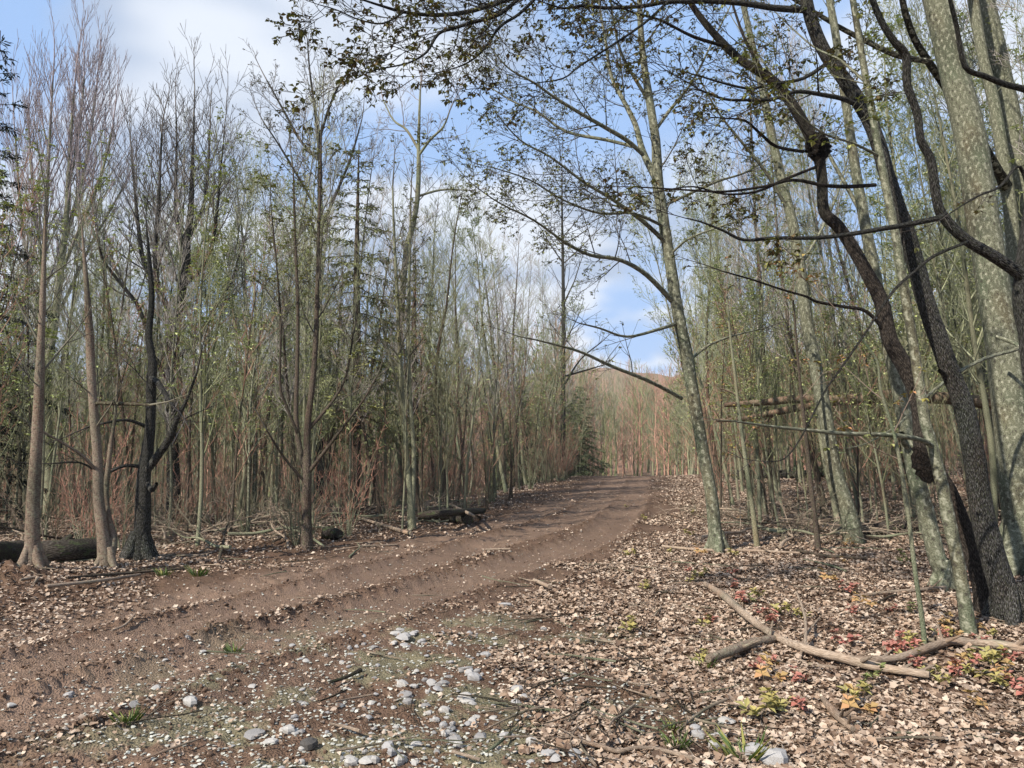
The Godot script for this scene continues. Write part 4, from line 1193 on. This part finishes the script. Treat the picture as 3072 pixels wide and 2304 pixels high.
	traced("tall_tree", "tall dark straight tree beside the track's far bend with dead side branches", "tree", M.dark,
		[[1689, 1438, 20], [1689, 1400, 16], [1689, 1238, 15], [1690, 1050, 14], [1690, 900, 12], [1688, 750, 9], [1686, 620, 6], [1686, 520, 3]],
		[{"px": [[1690, 1160, 6], [1740, 1080, 5], [1800, 1030, 3]], "dz": -0.5, "dress": 2.0, "lev0": 2, "twig_len": 1.4}, {"px": [[1690, 1130, 6], [1760, 1110, 5], [1810, 1095, 3]], "dz": 0.5, "dress": 2.0, "lev0": 2, "twig_len": 1.4}],
		qset({"lev": 3, "n": [5, 4, 3, 2], "tint": Color(.07, .065, .058), "minr": 0.008, "up": 0.06, "ang": [50., 45., 40., 40.]}), {"dress": 3.0, "crown0": 0.35, "twig_len": 3.4, "sides": 8})
	traced("tall_tree", "tree with a bent pale-topped stem standing above its neighbours in the woods", "tree", M.olive,
		[[1190, 1570, 26], [1195, 1300, 22], [1200, 1000, 20], [1218, 760, 18], [1238, 680, 16], [1252, 600, 15], [1256, 500, 14], [1256, 430, 11], [1258, 340, 8], [1262, 250, 4]],
		[{"px": [[1254, 470, 9], [1290, 420, 8], [1330, 380, 6], [1350, 330, 4]], "dz": -0.5, "dress": 4.0, "twig_len": 1.3}, {"px": [[1256, 450, 9], [1220, 390, 8], [1180, 360, 6], [1150, 300, 4]], "dz": 0.5, "dress": 4.0, "twig_len": 1.3}, {"px": [[1252, 590, 8], [1320, 570, 7], [1390, 570, 4]], "dz": 0.4, "dress": 2.0}],
		qset({"lev": 3, "n": [5, 4, 4, 2], "tint": Color(.22, .195, .195), "minr": 0.006, "up": 0.06, "gnarl": 0.14}), {"dress": 3.0, "crown0": 0.55, "twig_len": 1.5, "depth": 21.0})
	traced("tall_tree", "tall dark tree with a spreading crown of fine twigs near the conifer", "tree", M.dark,
		[[960, 1560, 30], [958, 1300, 25], [955, 1050, 22], [958, 800, 19], [960, 600, 16], [958, 450, 13], [945, 330, 9], [930, 220, 6], [922, 120, 3]],
		[{"px": [[956, 480, 9], [900, 420, 9], [850, 330, 7], [800, 240, 4]], "dz": 0.6, "dress": 4.5, "twig_len": 1.4}, {"px": [[955, 430, 8], [985, 330, 8], [1020, 250, 6], [1060, 200, 4]], "dz": -0.6, "dress": 4.5, "twig_len": 1.4}, {"px": [[957, 700, 10], [1000, 600, 9], [1050, 480, 7], [1080, 380, 4]], "dz": 0.5, "dress": 4.5, "twig_len": 1.4}, {"px": [[957, 640, 9], [900, 540, 8], [840, 440, 6], [800, 380, 4]], "dz": -0.4, "dress": 4.5, "twig_len": 1.4}],
		qset({"lev": 3, "n": [6, 5, 4, 2], "tint": Color(.16, .148, .14), "minr": 0.005, "up": 0.08, "gnarl": 0.13, "leaf": 0.25, "lcol": [Color(.12, .11, .06)], "lsize": 0.05}), {"dress": 4.0, "crown0": 0.4, "twig_len": 1.6, "depth": 19.0})
# ---------------------------------------------------------------- the woods around
func corridor(x: float, d: float) -> bool:
	if d > 75.0: return false
	var dd := minf(d, 58.0)
	return lat(lut_a, x, dd) > -2.2 and lat(lut_b, x, dd) < (2.0 if d < 20.0 else 2.6)

func min_ahead(px: float) -> float:
	var t := [[-400.0, 12.0], [0.0, 11.5], [450.0, 12.5], [900.0, 13.0], [1250.0, 15.0], [1500.0, 18.0], [1700.0, 36.0], [1850.0, 42.0], [2000.0, 24.0], [2200.0, 14.0], [2600.0, 13.5], [3000.0, 12.5], [3600.0, 8.0]]
	for i in t.size() - 1:
		if px < t[i + 1][0]:
			return lerpf(t[i][1], t[i + 1][1], clampf((px - t[i][0]) / (t[i + 1][0] - t[i][0]), 0, 1))
	return 9.0

# how high the woods reach against the sky in each direction
func skyline(px: float) -> float:
	var t := [[-400.0, 500.0], [0.0, 480.0], [300.0, 520.0], [440.0, 380.0], [700.0, 330.0], [960.0, 330.0], [1100.0, 450.0], [1300.0, 520.0], [1500.0, 600.0], [1660.0, 680.0], [1730.0, 1040.0], [2040.0, 1040.0], [2090.0, 480.0], [2250.0, 120.0], [2500.0, -100.0], [3600.0, -300.0]]
	for i in t.size() - 1:
		if px < t[i + 1][0]:
			return lerpf(t[i][1], t[i + 1][1], clampf((px - t[i][0]) / (t[i + 1][0] - t[i][0]), 0, 1))
	return 0.0

func room(x: float, d: float) -> float:
	return P(1536.0 + x / d * FPX, skyline(1536.0 + x / d * FPX), d).y - h(x, -d)

func make_woods() -> void:
	var tw := [Color(.25, .265, .175), Color(.22, .24, .15), Color(.285, .265, .245)]
	var buds := [Color(.31, .36, .15), Color(.38, .41, .20), Color(.25, .30, .12)]
	var base := {"lev": 3, "n": [6, 7, 5, 2], "minr": 0.005, "up": 0.12, "gnarl": 0.09, "ang": [36.0, 32.0, 30.0, 30.0], "side_ang": 36.0}
	var models := []      # [node, words, weight]
	for k in 3:
		models.append([model_tree("pole_tree", [M.olive, M.grey, M.brown][k], 12.5 + k, 0.055 + 0.01 * k, 0.03, qset(base.merged({"tint": tw[k]}, true)), {"crown0": 0.3, "per_m": 3.6, "blen": 1.9, "lev0": 1, "crook": 0.05}), "%s pole-like tree" % ["olive-barked", "grey-barked", "brown-barked"][k], 12.5 + k])
	for k in 3:
		models.append([model_tree("bare_tree", [M.olive, M.brown, M.grey][k], 11.5 + k, 0.075, 0.05, qset(base.merged({"tint": tw[k]}, true)), {"crown0": 0.25, "per_m": 3.4, "blen": 2.4, "lev0": 1, "crook": 0.1}), "%s crooked bare tree" % ["olive-barked", "brown-barked", "grey-barked"][k], 11.5 + k])
	for k in 3:
		models.append([model_tree("leafing_tree", [M.olive, M.olive, M.grey][k], 9.5 + k, 0.05, 0.05, qset(base.merged({"tint": tw[k % 2], "leaf": 0.75, "lcol": buds, "lsize": 0.055}, true)), {"crown0": 0.16, "per_m": 3.6, "blen": 1.8, "lev0": 1, "crook": 0.07}), "%s tree breaking into leaf" % ["olive-barked", "green-grey", "grey-barked"][k], 9.5 + k])
	var small := []
	for k in 3:
		small.append([model_tree("sapling", [M.olive, M.brown, M.olive][k], 4.2 + k * 0.8, 0.022 + .006 * k, 0.05, qset(base.merged({"tint": [Color(.17, .17, .10), Color(.29, .175, .13), Color(.16, .175, .10)][k], "leaf": [0.0, 0.35, 0.5][k], "lcol": buds, "lsize": 0.06, "n": [3, 4, 3, 2], "minr": 0.004}, true)), {"crown0": 0.2, "per_m": 4.6, "blen": 1.35, "lev0": 1, "sides": 6, "category": "sapling"}), "%s whip-like sapling" % ["bare olive", "brown", "budding olive"][k]])
	var shrubs := []
	for k in 3:
		shrubs.append([model_tree("bare_shrub", M.olive, 2.2 + 0.5 * k, 0.014, 0.35, qset(base.merged({"tint": [Color(.33, .205, .155), Color(.2, .185, .12), Color(.37, .20, .15)][k], "n": [3, 4, 3, 2], "minr": 0.004, "gnarl": 0.16, "up": 0.04, "ang": [45., 40., 40., 40.]}, true)), {"crown0": 0.15, "per_m": 3.4, "blen": 0.8, "lev0": 2, "stems": 9, "sides": 5, "crook": 0.14, "category": "shrub"}), "%s tangle of bare brush" % ["tan", "olive", "reddish"][k]])
	var where := ["in the woods behind the black log", "in the woods beyond the leaning trees", "past the track's far bend"]
	var taken := []
	# the far side, the near side, the end of the track: [count, from px, to px, extra metres, place]
	for zone in [[205, -350.0, 1700.0, 36.0, 0], [150, 2060.0, 3600.0, 42.0, 1], [26, 1700.0, 2080.0, 45.0, 2]]:
		for k in zone[0]:
			var ok := false
			var x := 0.0
			var d := 0.0
			for tries in 30:
				var px := rng.randf_range(zone[1], zone[2])
				d = min_ahead(px) + zone[3] * pow(rng.randf(), 1.25)
				x = (px - 1536.0) / FPX * d
				ok = not corridor(x, d)
				for t in taken:
					if ok and Vector2(x, d).distance_to(t) < 0.75: ok = false
				if ok: break
			if not ok: continue
			taken.append(Vector2(x, d))
			var pick := rng.randi() % 9
			if zone[4] == 0 and pick > 5 and rng.randf() < 0.15: pick = rng.randi() % 6
			if zone[4] == 1 and rng.randf() < 0.6: pick = [0, 1, 2, 6, 7, 8][rng.randi() % 6]
			var m: Array = models[pick]
			var tall: float = minf(m[2] * rng.randf_range(0.75, 1.1), room(x, d) * rng.randf_range(0.7, 1.03))
			var s: float = tall / (m[2] * 1.04)
			var sw := clampf(s * rng.randf_range(0.75, 1.5), 0.38, 1.4)
			var b := Basis(Vector3.UP, rng.randf() * TAU).scaled(Vector3(sw, s, sw))
			var lean := 0.0
			if zone[4] == 1: lean = rng.randf_range(3.0, 9.0) * (1.0 - 0.5 * sm(20.0, 45.0, d))
			elif zone[4] == 0: lean = rng.randfn(0.0, 2.5)
			b = Basis(Vector3.BACK, deg_to_rad(lean)) * b
			var looks := "%s %s" % ["tall" if tall > 10.0 else ("short" if tall < 6.5 else "middling"), "leaning" if absf(lean) > 4.0 else "upright"]
			var o := copy(m[0], "%s %s %s" % [looks, m[1], where[zone[4]]], "trees %s" % where[zone[4]])
			o.transform = Transform3D(b, on_ground(x, -d) - Vector3(0, 0.03, 0))
	for zone in [[190, -200.0, 1650.0, 18.0, 0], [150, 2000.0, 3400.0, 26.0, 1], [120, 1640.0, 2150.0, 16.0, 2]]:
		for k in zone[0]:
			var px := rng.randf_range(zone[1], zone[2])
			var d: float = min_ahead(px) - 0.8 + zone[3] * pow(rng.randf(), 1.4)
			var x := (px - 1536.0) / FPX * d
			if corridor(x, d): continue
			var brush := rng.randf() < (0.42 if zone[4] == 0 else ((0.05 if d < 17.0 else 0.4) if zone[4] == 1 else 0.7))
			var m: Array = shrubs[[0, 2, 2, 1][rng.randi() % 4]] if brush else small[rng.randi() % 3]
			var o := copy(m[0], "%s %s" % [m[1], where[zone[4]]], "%s %s" % ["brush" if brush else "saplings", where[zone[4]]])
			var s := rng.randf_range(0.6, 1.15) * (0.62 if brush and d < 20.0 else 1.0)
			var b := Basis(Vector3.UP, rng.randf() * TAU).scaled(Vector3(s, s, s))
			if zone[4] == 1: b = Basis(Vector3.BACK, deg_to_rad(rng.randf_range(1.0, 8.0))) * b
			o.transform = Transform3D(b, on_ground(x, -d) - Vector3(0, 0.03, 0))
	# limbs brought down and left lying, with their twigs on
	var downed := []
	for k in 4:
		var n := Node3D.new()
		n.name = "downed_branch"
		n.set_meta("base_name", "downed_branch")
		n.set_meta("category", "branch")
		var gt := Geo.new()
		var gw := Geo.new()
		var q := qset({"lev": 3, "n": [4, 4, 3, 2], "tint": [Color(.3, .24, .185), Color(.2, .165, .125), Color(.16, .15, .11), Color(.34, .28, .22)][k], "minr": 0.0035, "up": -0.02, "gnarl": 0.2, "ang": [42., 42., 40., 40.]})
		var pts := PackedVector3Array()
		var rad := PackedFloat32Array()
		var p := Vector3(-0.8, 0.03, 0)
		for i in 6:
			pts.append(p)
			rad.append(lerpf(0.026, 0.007, i / 5.0))
			p += Vector3(0.34, rng.randf_range(-.03, .09), rng.randf_range(-.1, .1))
		var s := smooth(pts, rad, 3)
		gt.tube(s[0], s[1], 7, Color.WHITE, 0.04, true)
		dress(gw, null, s[0], s[1], 0.15, 4.0, 0.8, 1, q)
		part("stem", gt.mesh(), [M.dead, M.brown, M.olive, M.dead][k], n)
		part("twigs", gw.mesh(), M.twig, n)
		downed.append(n)
	var dw := ["pale tan", "brown", "olive", "bleached"]
	for zone in [[46, 0.0, 1400.0, 0], [34, 2150.0, 3072.0, 1]]:
		for k in zone[0]:
			var px := rng.randf_range(zone[1], zone[2])
			var d := min_ahead(px) - 1.6 + 6.0 * pow(rng.randf(), 1.3)
			var x := (px - 1536.0) / FPX * d
			if corridor(x, d): continue
			var v := rng.randi() % 4
			var o := copy(downed[v], "%s downed branch with its twigs, lying %s" % [dw[v], ["in the brush near the birches", "on the leaves among leaning trees"][zone[3]]], "downed branches %s" % ["near the birches", "among the leaning trees"][zone[3]])
			o.transform = Transform3D((Basis(Vector3.UP, rng.randf() * TAU) * Basis(Vector3.BACK, rng.randf_range(-.02, .3 if zone[3] == 0 else .1))).scaled(Vector3.ONE * rng.randf_range(0.6, 1.25)), on_ground(x, -d) + Vector3(0, .08, 0))
	for n in downed: n.free()
	# conifers
	var ever := Color(.11, .135, .075)
	var c1 := model_conifer("conifer_tree", 10.0, 2.0, 0.13, Color(.028, .036, .026), 0.9, 0.04)
	var c2 := model_conifer("conifer_tree", 7.6, 1.9, 0.11, Color(.18, .20, .10), 0.75, 0.25)
	var c3 := model_conifer("conifer_tree", 4.2, 1.75, 0.06, ever, 0.9, 0.03)
	for e in [[c1, -80, 1600, 14.0, 0.95, "dark spruce at the wood's edge behind the pale birches"], [c2, 1060, 1500, 17.0, 1.12, "olive hemlock with pointed top among bare trunks"], [c2, 1240, 1500, 21.0, 0.92, "olive hemlock with blunter top beside the pointed one"], [c2, 980, 1500, 24.0, 0.85, "small olive hemlock deep in the bare woods"], [c3, 1742, 1440, 42.0, 1.2, "young green conifer beside the tall dark tree at the bend"], [c3, 1705, 1440, 46.0, 1.2, "young green conifer half hidden behind the tall dark tree"], [c3, 2560, 1400, 30.0, 1.5, "green conifer beyond the level fallen trunk"], [c2, 2620, 1400, 36.0, 0.85, "olive hemlock far behind the level fallen trunk"], [c3, 1560, 1440, 40.0, 1.3, "green conifer behind the slim stems by the verge"]]:
		var o := copy(e[0], e[5], "")
		o.remove_meta("group")
		var p := P(e[1], e[2], e[3])
		o.transform = Transform3D(Basis(Vector3.UP, rng.randf() * TAU).scaled(Vector3.ONE * e[4]), on_ground(p.x, p.z) - Vector3(0, .05, 0))
	# the far woods, which read as one mass
	for v in 4:
		var g := Geo.new()
		var tint: Color = [Color(.20, .21, .135), Color(.36, .215, .165), Color(.33, .215, .17), Color(.17, .195, .10)][v]
		var q := qset({"lev": 2, "n": [5, 5, 3, 2], "tint": tint, "minr": 0.016, "up": 0.12, "ang": [34., 32., 30., 30.], "gnarl": 0.1})
		var pts := PackedVector3Array()
		var rad := PackedFloat32Array()
		for i in 7:
			pts.append(Vector3(rng.randf_range(-.15, .15), -0.3 + i * 1.65, rng.randf_range(-.15, .15)))
			rad.append(lerpf(0.085, 0.025, i / 6.0))
		g.tube(pts, rad, 5, tint * 1.2)
		dress(g, null, pts, rad, 0.06, 3.6, 2.3, 1, q)
		var xf := []
		var cols := PackedColorArray()
		for k in 900:
			var d := 50.0 * pow(5.6, rng.randf())
			var px := rng.randf_range(-500.0, 3600.0)
			var x := (px - 1536.0) / FPX * d
			if corridor(x, d): continue
			var s := rng.randf_range(0.65, 1.15)
			s = minf(s, maxf(room(x, d), 3.0) / 11.0 * rng.randf_range(0.75, 1.0)) if d < 130.0 else s * (0.42 if px > 1700.0 and px < 2100.0 else 0.8)
			xf.append(Transform3D(Basis(Vector3.UP, rng.randf() * TAU).scaled(Vector3(s, s, s)), on_ground(x, -d)))
			var tv := rng.randf_range(0.8, 1.2)
			cols.append(Color(tv, tv, tv))
		multi("distant_woods", g.mesh(), M.twig, xf, cols, ["olive bare woods covering the far hillside", "reddish brown bare woods covering the far hillside", "grey bare woods covering the far hillside", "greenish budding woods covering the far hillside"][v], "woods")
	for m in models + small + shrubs: m[0].free()
	for c in [c1, c2, c3]: c.free()

# ---------------------------------------------------------------- small plants
func make_plants() -> void:
	var kinds := []
	for k in 4:
		var n := Node3D.new()
		n.name = "seedling"
		n.set_meta("base_name", "seedling")
		n.set_meta("category", "seedling")
		var gs := Geo.new()
		var gl := Geo.new()
		var q := qset({"lcol": [[Color(.28, .24, .09), Color(.24, .22, .09)], [Color(.36, .17, .14), Color(.30, .12, .1)], [Color(.36, .21, .11), Color(.32, .22, .10)], [Color(.15, .18, .07), Color(.18, .2, .08)]][k], "lsize": 0.05, "lmax": 6, "droop": 0.0})
		for i in 3:
			var a := rng.randf() * TAU
			var d := Vector3(cos(a) * 0.35, 1, sin(a) * 0.35).normalized()
			var p := Vector3(cos(a) * 0.03, -0.01, sin(a) * 0.03)
			var hh := rng.randf_range(0.06, 0.14)
			gs.tube(PackedVector3Array([p, p + d * hh * 0.5, p + d * hh]), PackedFloat32Array([.002, .0018, .0014]), 4, Color(.2, .15, .09))
			sprout(gl, p + d * hh, d, q)
			sprout(gl, p + d * hh * 0.7, d, q)
		part("stem", gs.mesh(), M.twig, n)
		part("leaves", gl.mesh(), M.leaf, n, "stuff")
		kinds.append(n)
	var words := ["yellow-green seedling sprouting through the dead leaves", "red-leaved seedling sprouting through the dead leaves", "orange-leaved seedling sprouting through the dead leaves", "green seedling sprouting through the dead leaves"]
	var put := []
	for e in [[1890, 1670, 0], [2010, 1660, 0], [2105, 1668, 2], [2200, 1672, 0], [2060, 1720, 1], [2100, 1735, 0], [2070, 1750, 0], [2210, 1770, 1], [2215, 1815, 1], [2280, 1845, 1], [2260, 1815, 3], [2345, 1845, 0], [2410, 1860, 0], [2540, 1780, 1], [2550, 1845, 1], [2580, 1815, 2], [2535, 1690, 2], [2490, 1750, 2], [2680, 1845, 1], [2825, 1880, 2], [2825, 1920, 1], [2855, 1915, 2], [2695, 1925, 1], [2740, 1930, 0], [2750, 1955, 0], [2680, 1975, 1], [2710, 1975, 1], [2740, 2005, 1], [2855, 2015, 2], [2860, 2035, 1], [2910, 1990, 0], [2985, 1980, 0], [2975, 2000, 0], [2905, 2025, 1], [2930, 2040, 0], [3000, 2040, 2], [3030, 1985, 1], [3060, 2070, 1], [3065, 2110, 1], [2790, 2030, 0], [2830, 2055, 0], [2300, 2005, 1], [2320, 2010, 2], [2280, 2020, 1], [2315, 2055, 2], [2405, 2055, 1], [2350, 2135, 0], [2310, 2140, 0], [2270, 2155, 0], [2570, 2070, 3], [2565, 2100, 0], [2720, 1985, 0], [1930, 1770, 0], [1880, 1895, 0], [2100, 1985, 0], [2720, 1680, 3], [2070, 1610, 0], [1930, 1560, 0], [2080, 1540, 0], [2150, 1530, 0], [2330, 1560, 0], [2500, 1500, 0], [2600, 1480, 0], [2400, 1590, 0], [3010, 1560, 0], [2990, 1600, 0]]:
		put.append(e)
	for k in 26: put.append([rng.randf_range(1850, 3060), rng.randf_range(1480, 2200), rng.randi() % 4])
	for e in put:
		var p := G(e[0], e[1])
		var o := copy(kinds[e[2]], words[e[2]], words[e[2]].split(" ")[0] + " seedlings on the leaf-covered slope")
		var s := rng.randf_range(0.65, 1.15)
		o.transform = Transform3D(Basis(Vector3.UP, rng.randf() * TAU).scaled(Vector3(s, s, s)), p)
	# grass tufts
	for e in [[2228, 2282, 1.25, "largest green grass tuft beside the smooth grey stones"], [2030, 2240, 0.7, "small grass tuft at a pale upright stick"], [2020, 2195, 0.6, "small round green weed near the pale upright stick"], [3005, 1635, 1.2, "grass tuft at the foot of the thickest trunk"], [2715, 1690, 0.9, "grass tuft beside the sapling in front of the mossy trunk"], [595, 1728, 1.2, "flat grass patch at the wood's edge near the black snag"], [490, 1728, 0.9, "sparse grass tuft close to the black snag"], [2115, 2005, 0.8, "yellowish grass tuft at the end of the short brown branch"], [700, 1960, 0.7, "dark grass tuft on the ridge between the ruts"], [380, 2170, 0.8, "dark grass tuft on the ridge nearest the stones"], [1870, 1360, 2.2, "tall dry grass clump where the track ends"]]:
		var p := G(e[0], e[1])
		var g := Geo.new()
		for k in 46:
			var a := rng.randf() * TAU
			var r := rng.randf_range(0, 0.07)
			var l: float = rng.randf_range(0.06, 0.17)
			var d := Vector3(cos(a) * 0.8, 1.0, sin(a) * 0.8).normalized()
			var q := Vector3(cos(a) * r, -0.01, sin(a) * r)
			var yel := rng.randf() < 0.3
			var c := Color(.22, .22, .07) if yel else Color(.09, .13, .045)
			g.leaf(q, d, d.cross(Vector3(-sin(a), 0.2, cos(a))).normalized(), l, 0.0045, c, 0.6)
		var o := part("grass_tuft", g.mesh(), M.leaf, self)
		o.transform = Transform3D(Basis().scaled(Vector3.ONE * e[2]), p)
		tag(o, e[3], "grass")
	for k in kinds: k.free()

func _ready() -> void:
	rng.seed = 20240511
	Geo.lump = FastNoiseLite.new()
	Geo.lump.frequency = 0.6
	nz.seed = 5
	nz.frequency = 0.05
	nz.fractal_octaves = 3
	nf.seed = 9
	nf.frequency = 1.0
	nf.fractal_octaves = 2
	var cam := Camera3D.new()
	cam.name = "camera"
	cam.fov = rad_to_deg(2.0 * atan(1152.0 / FPX))
	cam.position = Vector3(0, EYE, 0)
	cam.rotation_degrees = Vector3(PITCH, 0, 0)
	cam.far = 1500.0
	add_child(cam)
	cam.current = true
	var env := Environment.new()
	env.background_mode = Environment.BG_SKY
	env.sky = make_sky()
	env.background_energy_multiplier = 0.7
	env.tonemap_mode = Environment.TONE_MAPPER_LINEAR
	env.tonemap_exposure = 1.62
	env.fog_enabled = true
	env.fog_density = 0.0004
	env.fog_light_color = Color(0.9, 0.91, 0.93)
	env.sdfgi_enabled = true
	env.ssao_enabled = true
	env.ssil_enabled = true
	var we := WorldEnvironment.new()
	we.name = "environment"
	we.environment = env
	add_child(we)
	var sun := DirectionalLight3D.new()
	sun.name = "sun"
	sun.light_energy = 1.6
	sun.light_color = Color(1.0, 0.955, 0.89)
	sun.light_angular_distance = 0.6
	sun.shadow_enabled = true
	add_child(sun)
	sun.look_at_from_position(Vector3.ZERO, -Vector3(-0.60, 0.74, 0.60))
	lut_a = make_lut([[-700, 2230], [0, 2030], [417, 1917], [972, 1764], [1389, 1653], [1736, 1556], [1815, 1490], [1845, 1450]])
	lut_b = make_lut([[-700, 2390], [0, 2167], [556, 2000], [1111, 1833], [1528, 1708], [1806, 1611], [1890, 1515], [1915, 1455]])
	lut_c = make_lut([[-700, 2090], [0, 1925], [417, 1830], [833, 1740], [1250, 1640], [1620, 1540], [1760, 1480], [1800, 1450]])
	arc.append(0.0)
	for i in 599: arc.append(arc[i] + Vector2(0.1, lut_b[i + 1] - lut_b[i]).length())
	make_materials()
	make_ground()
	make_traced_trees()
	make_woods()
	make_sticks()
	make_stones()
	make_plants()
	make_litter()
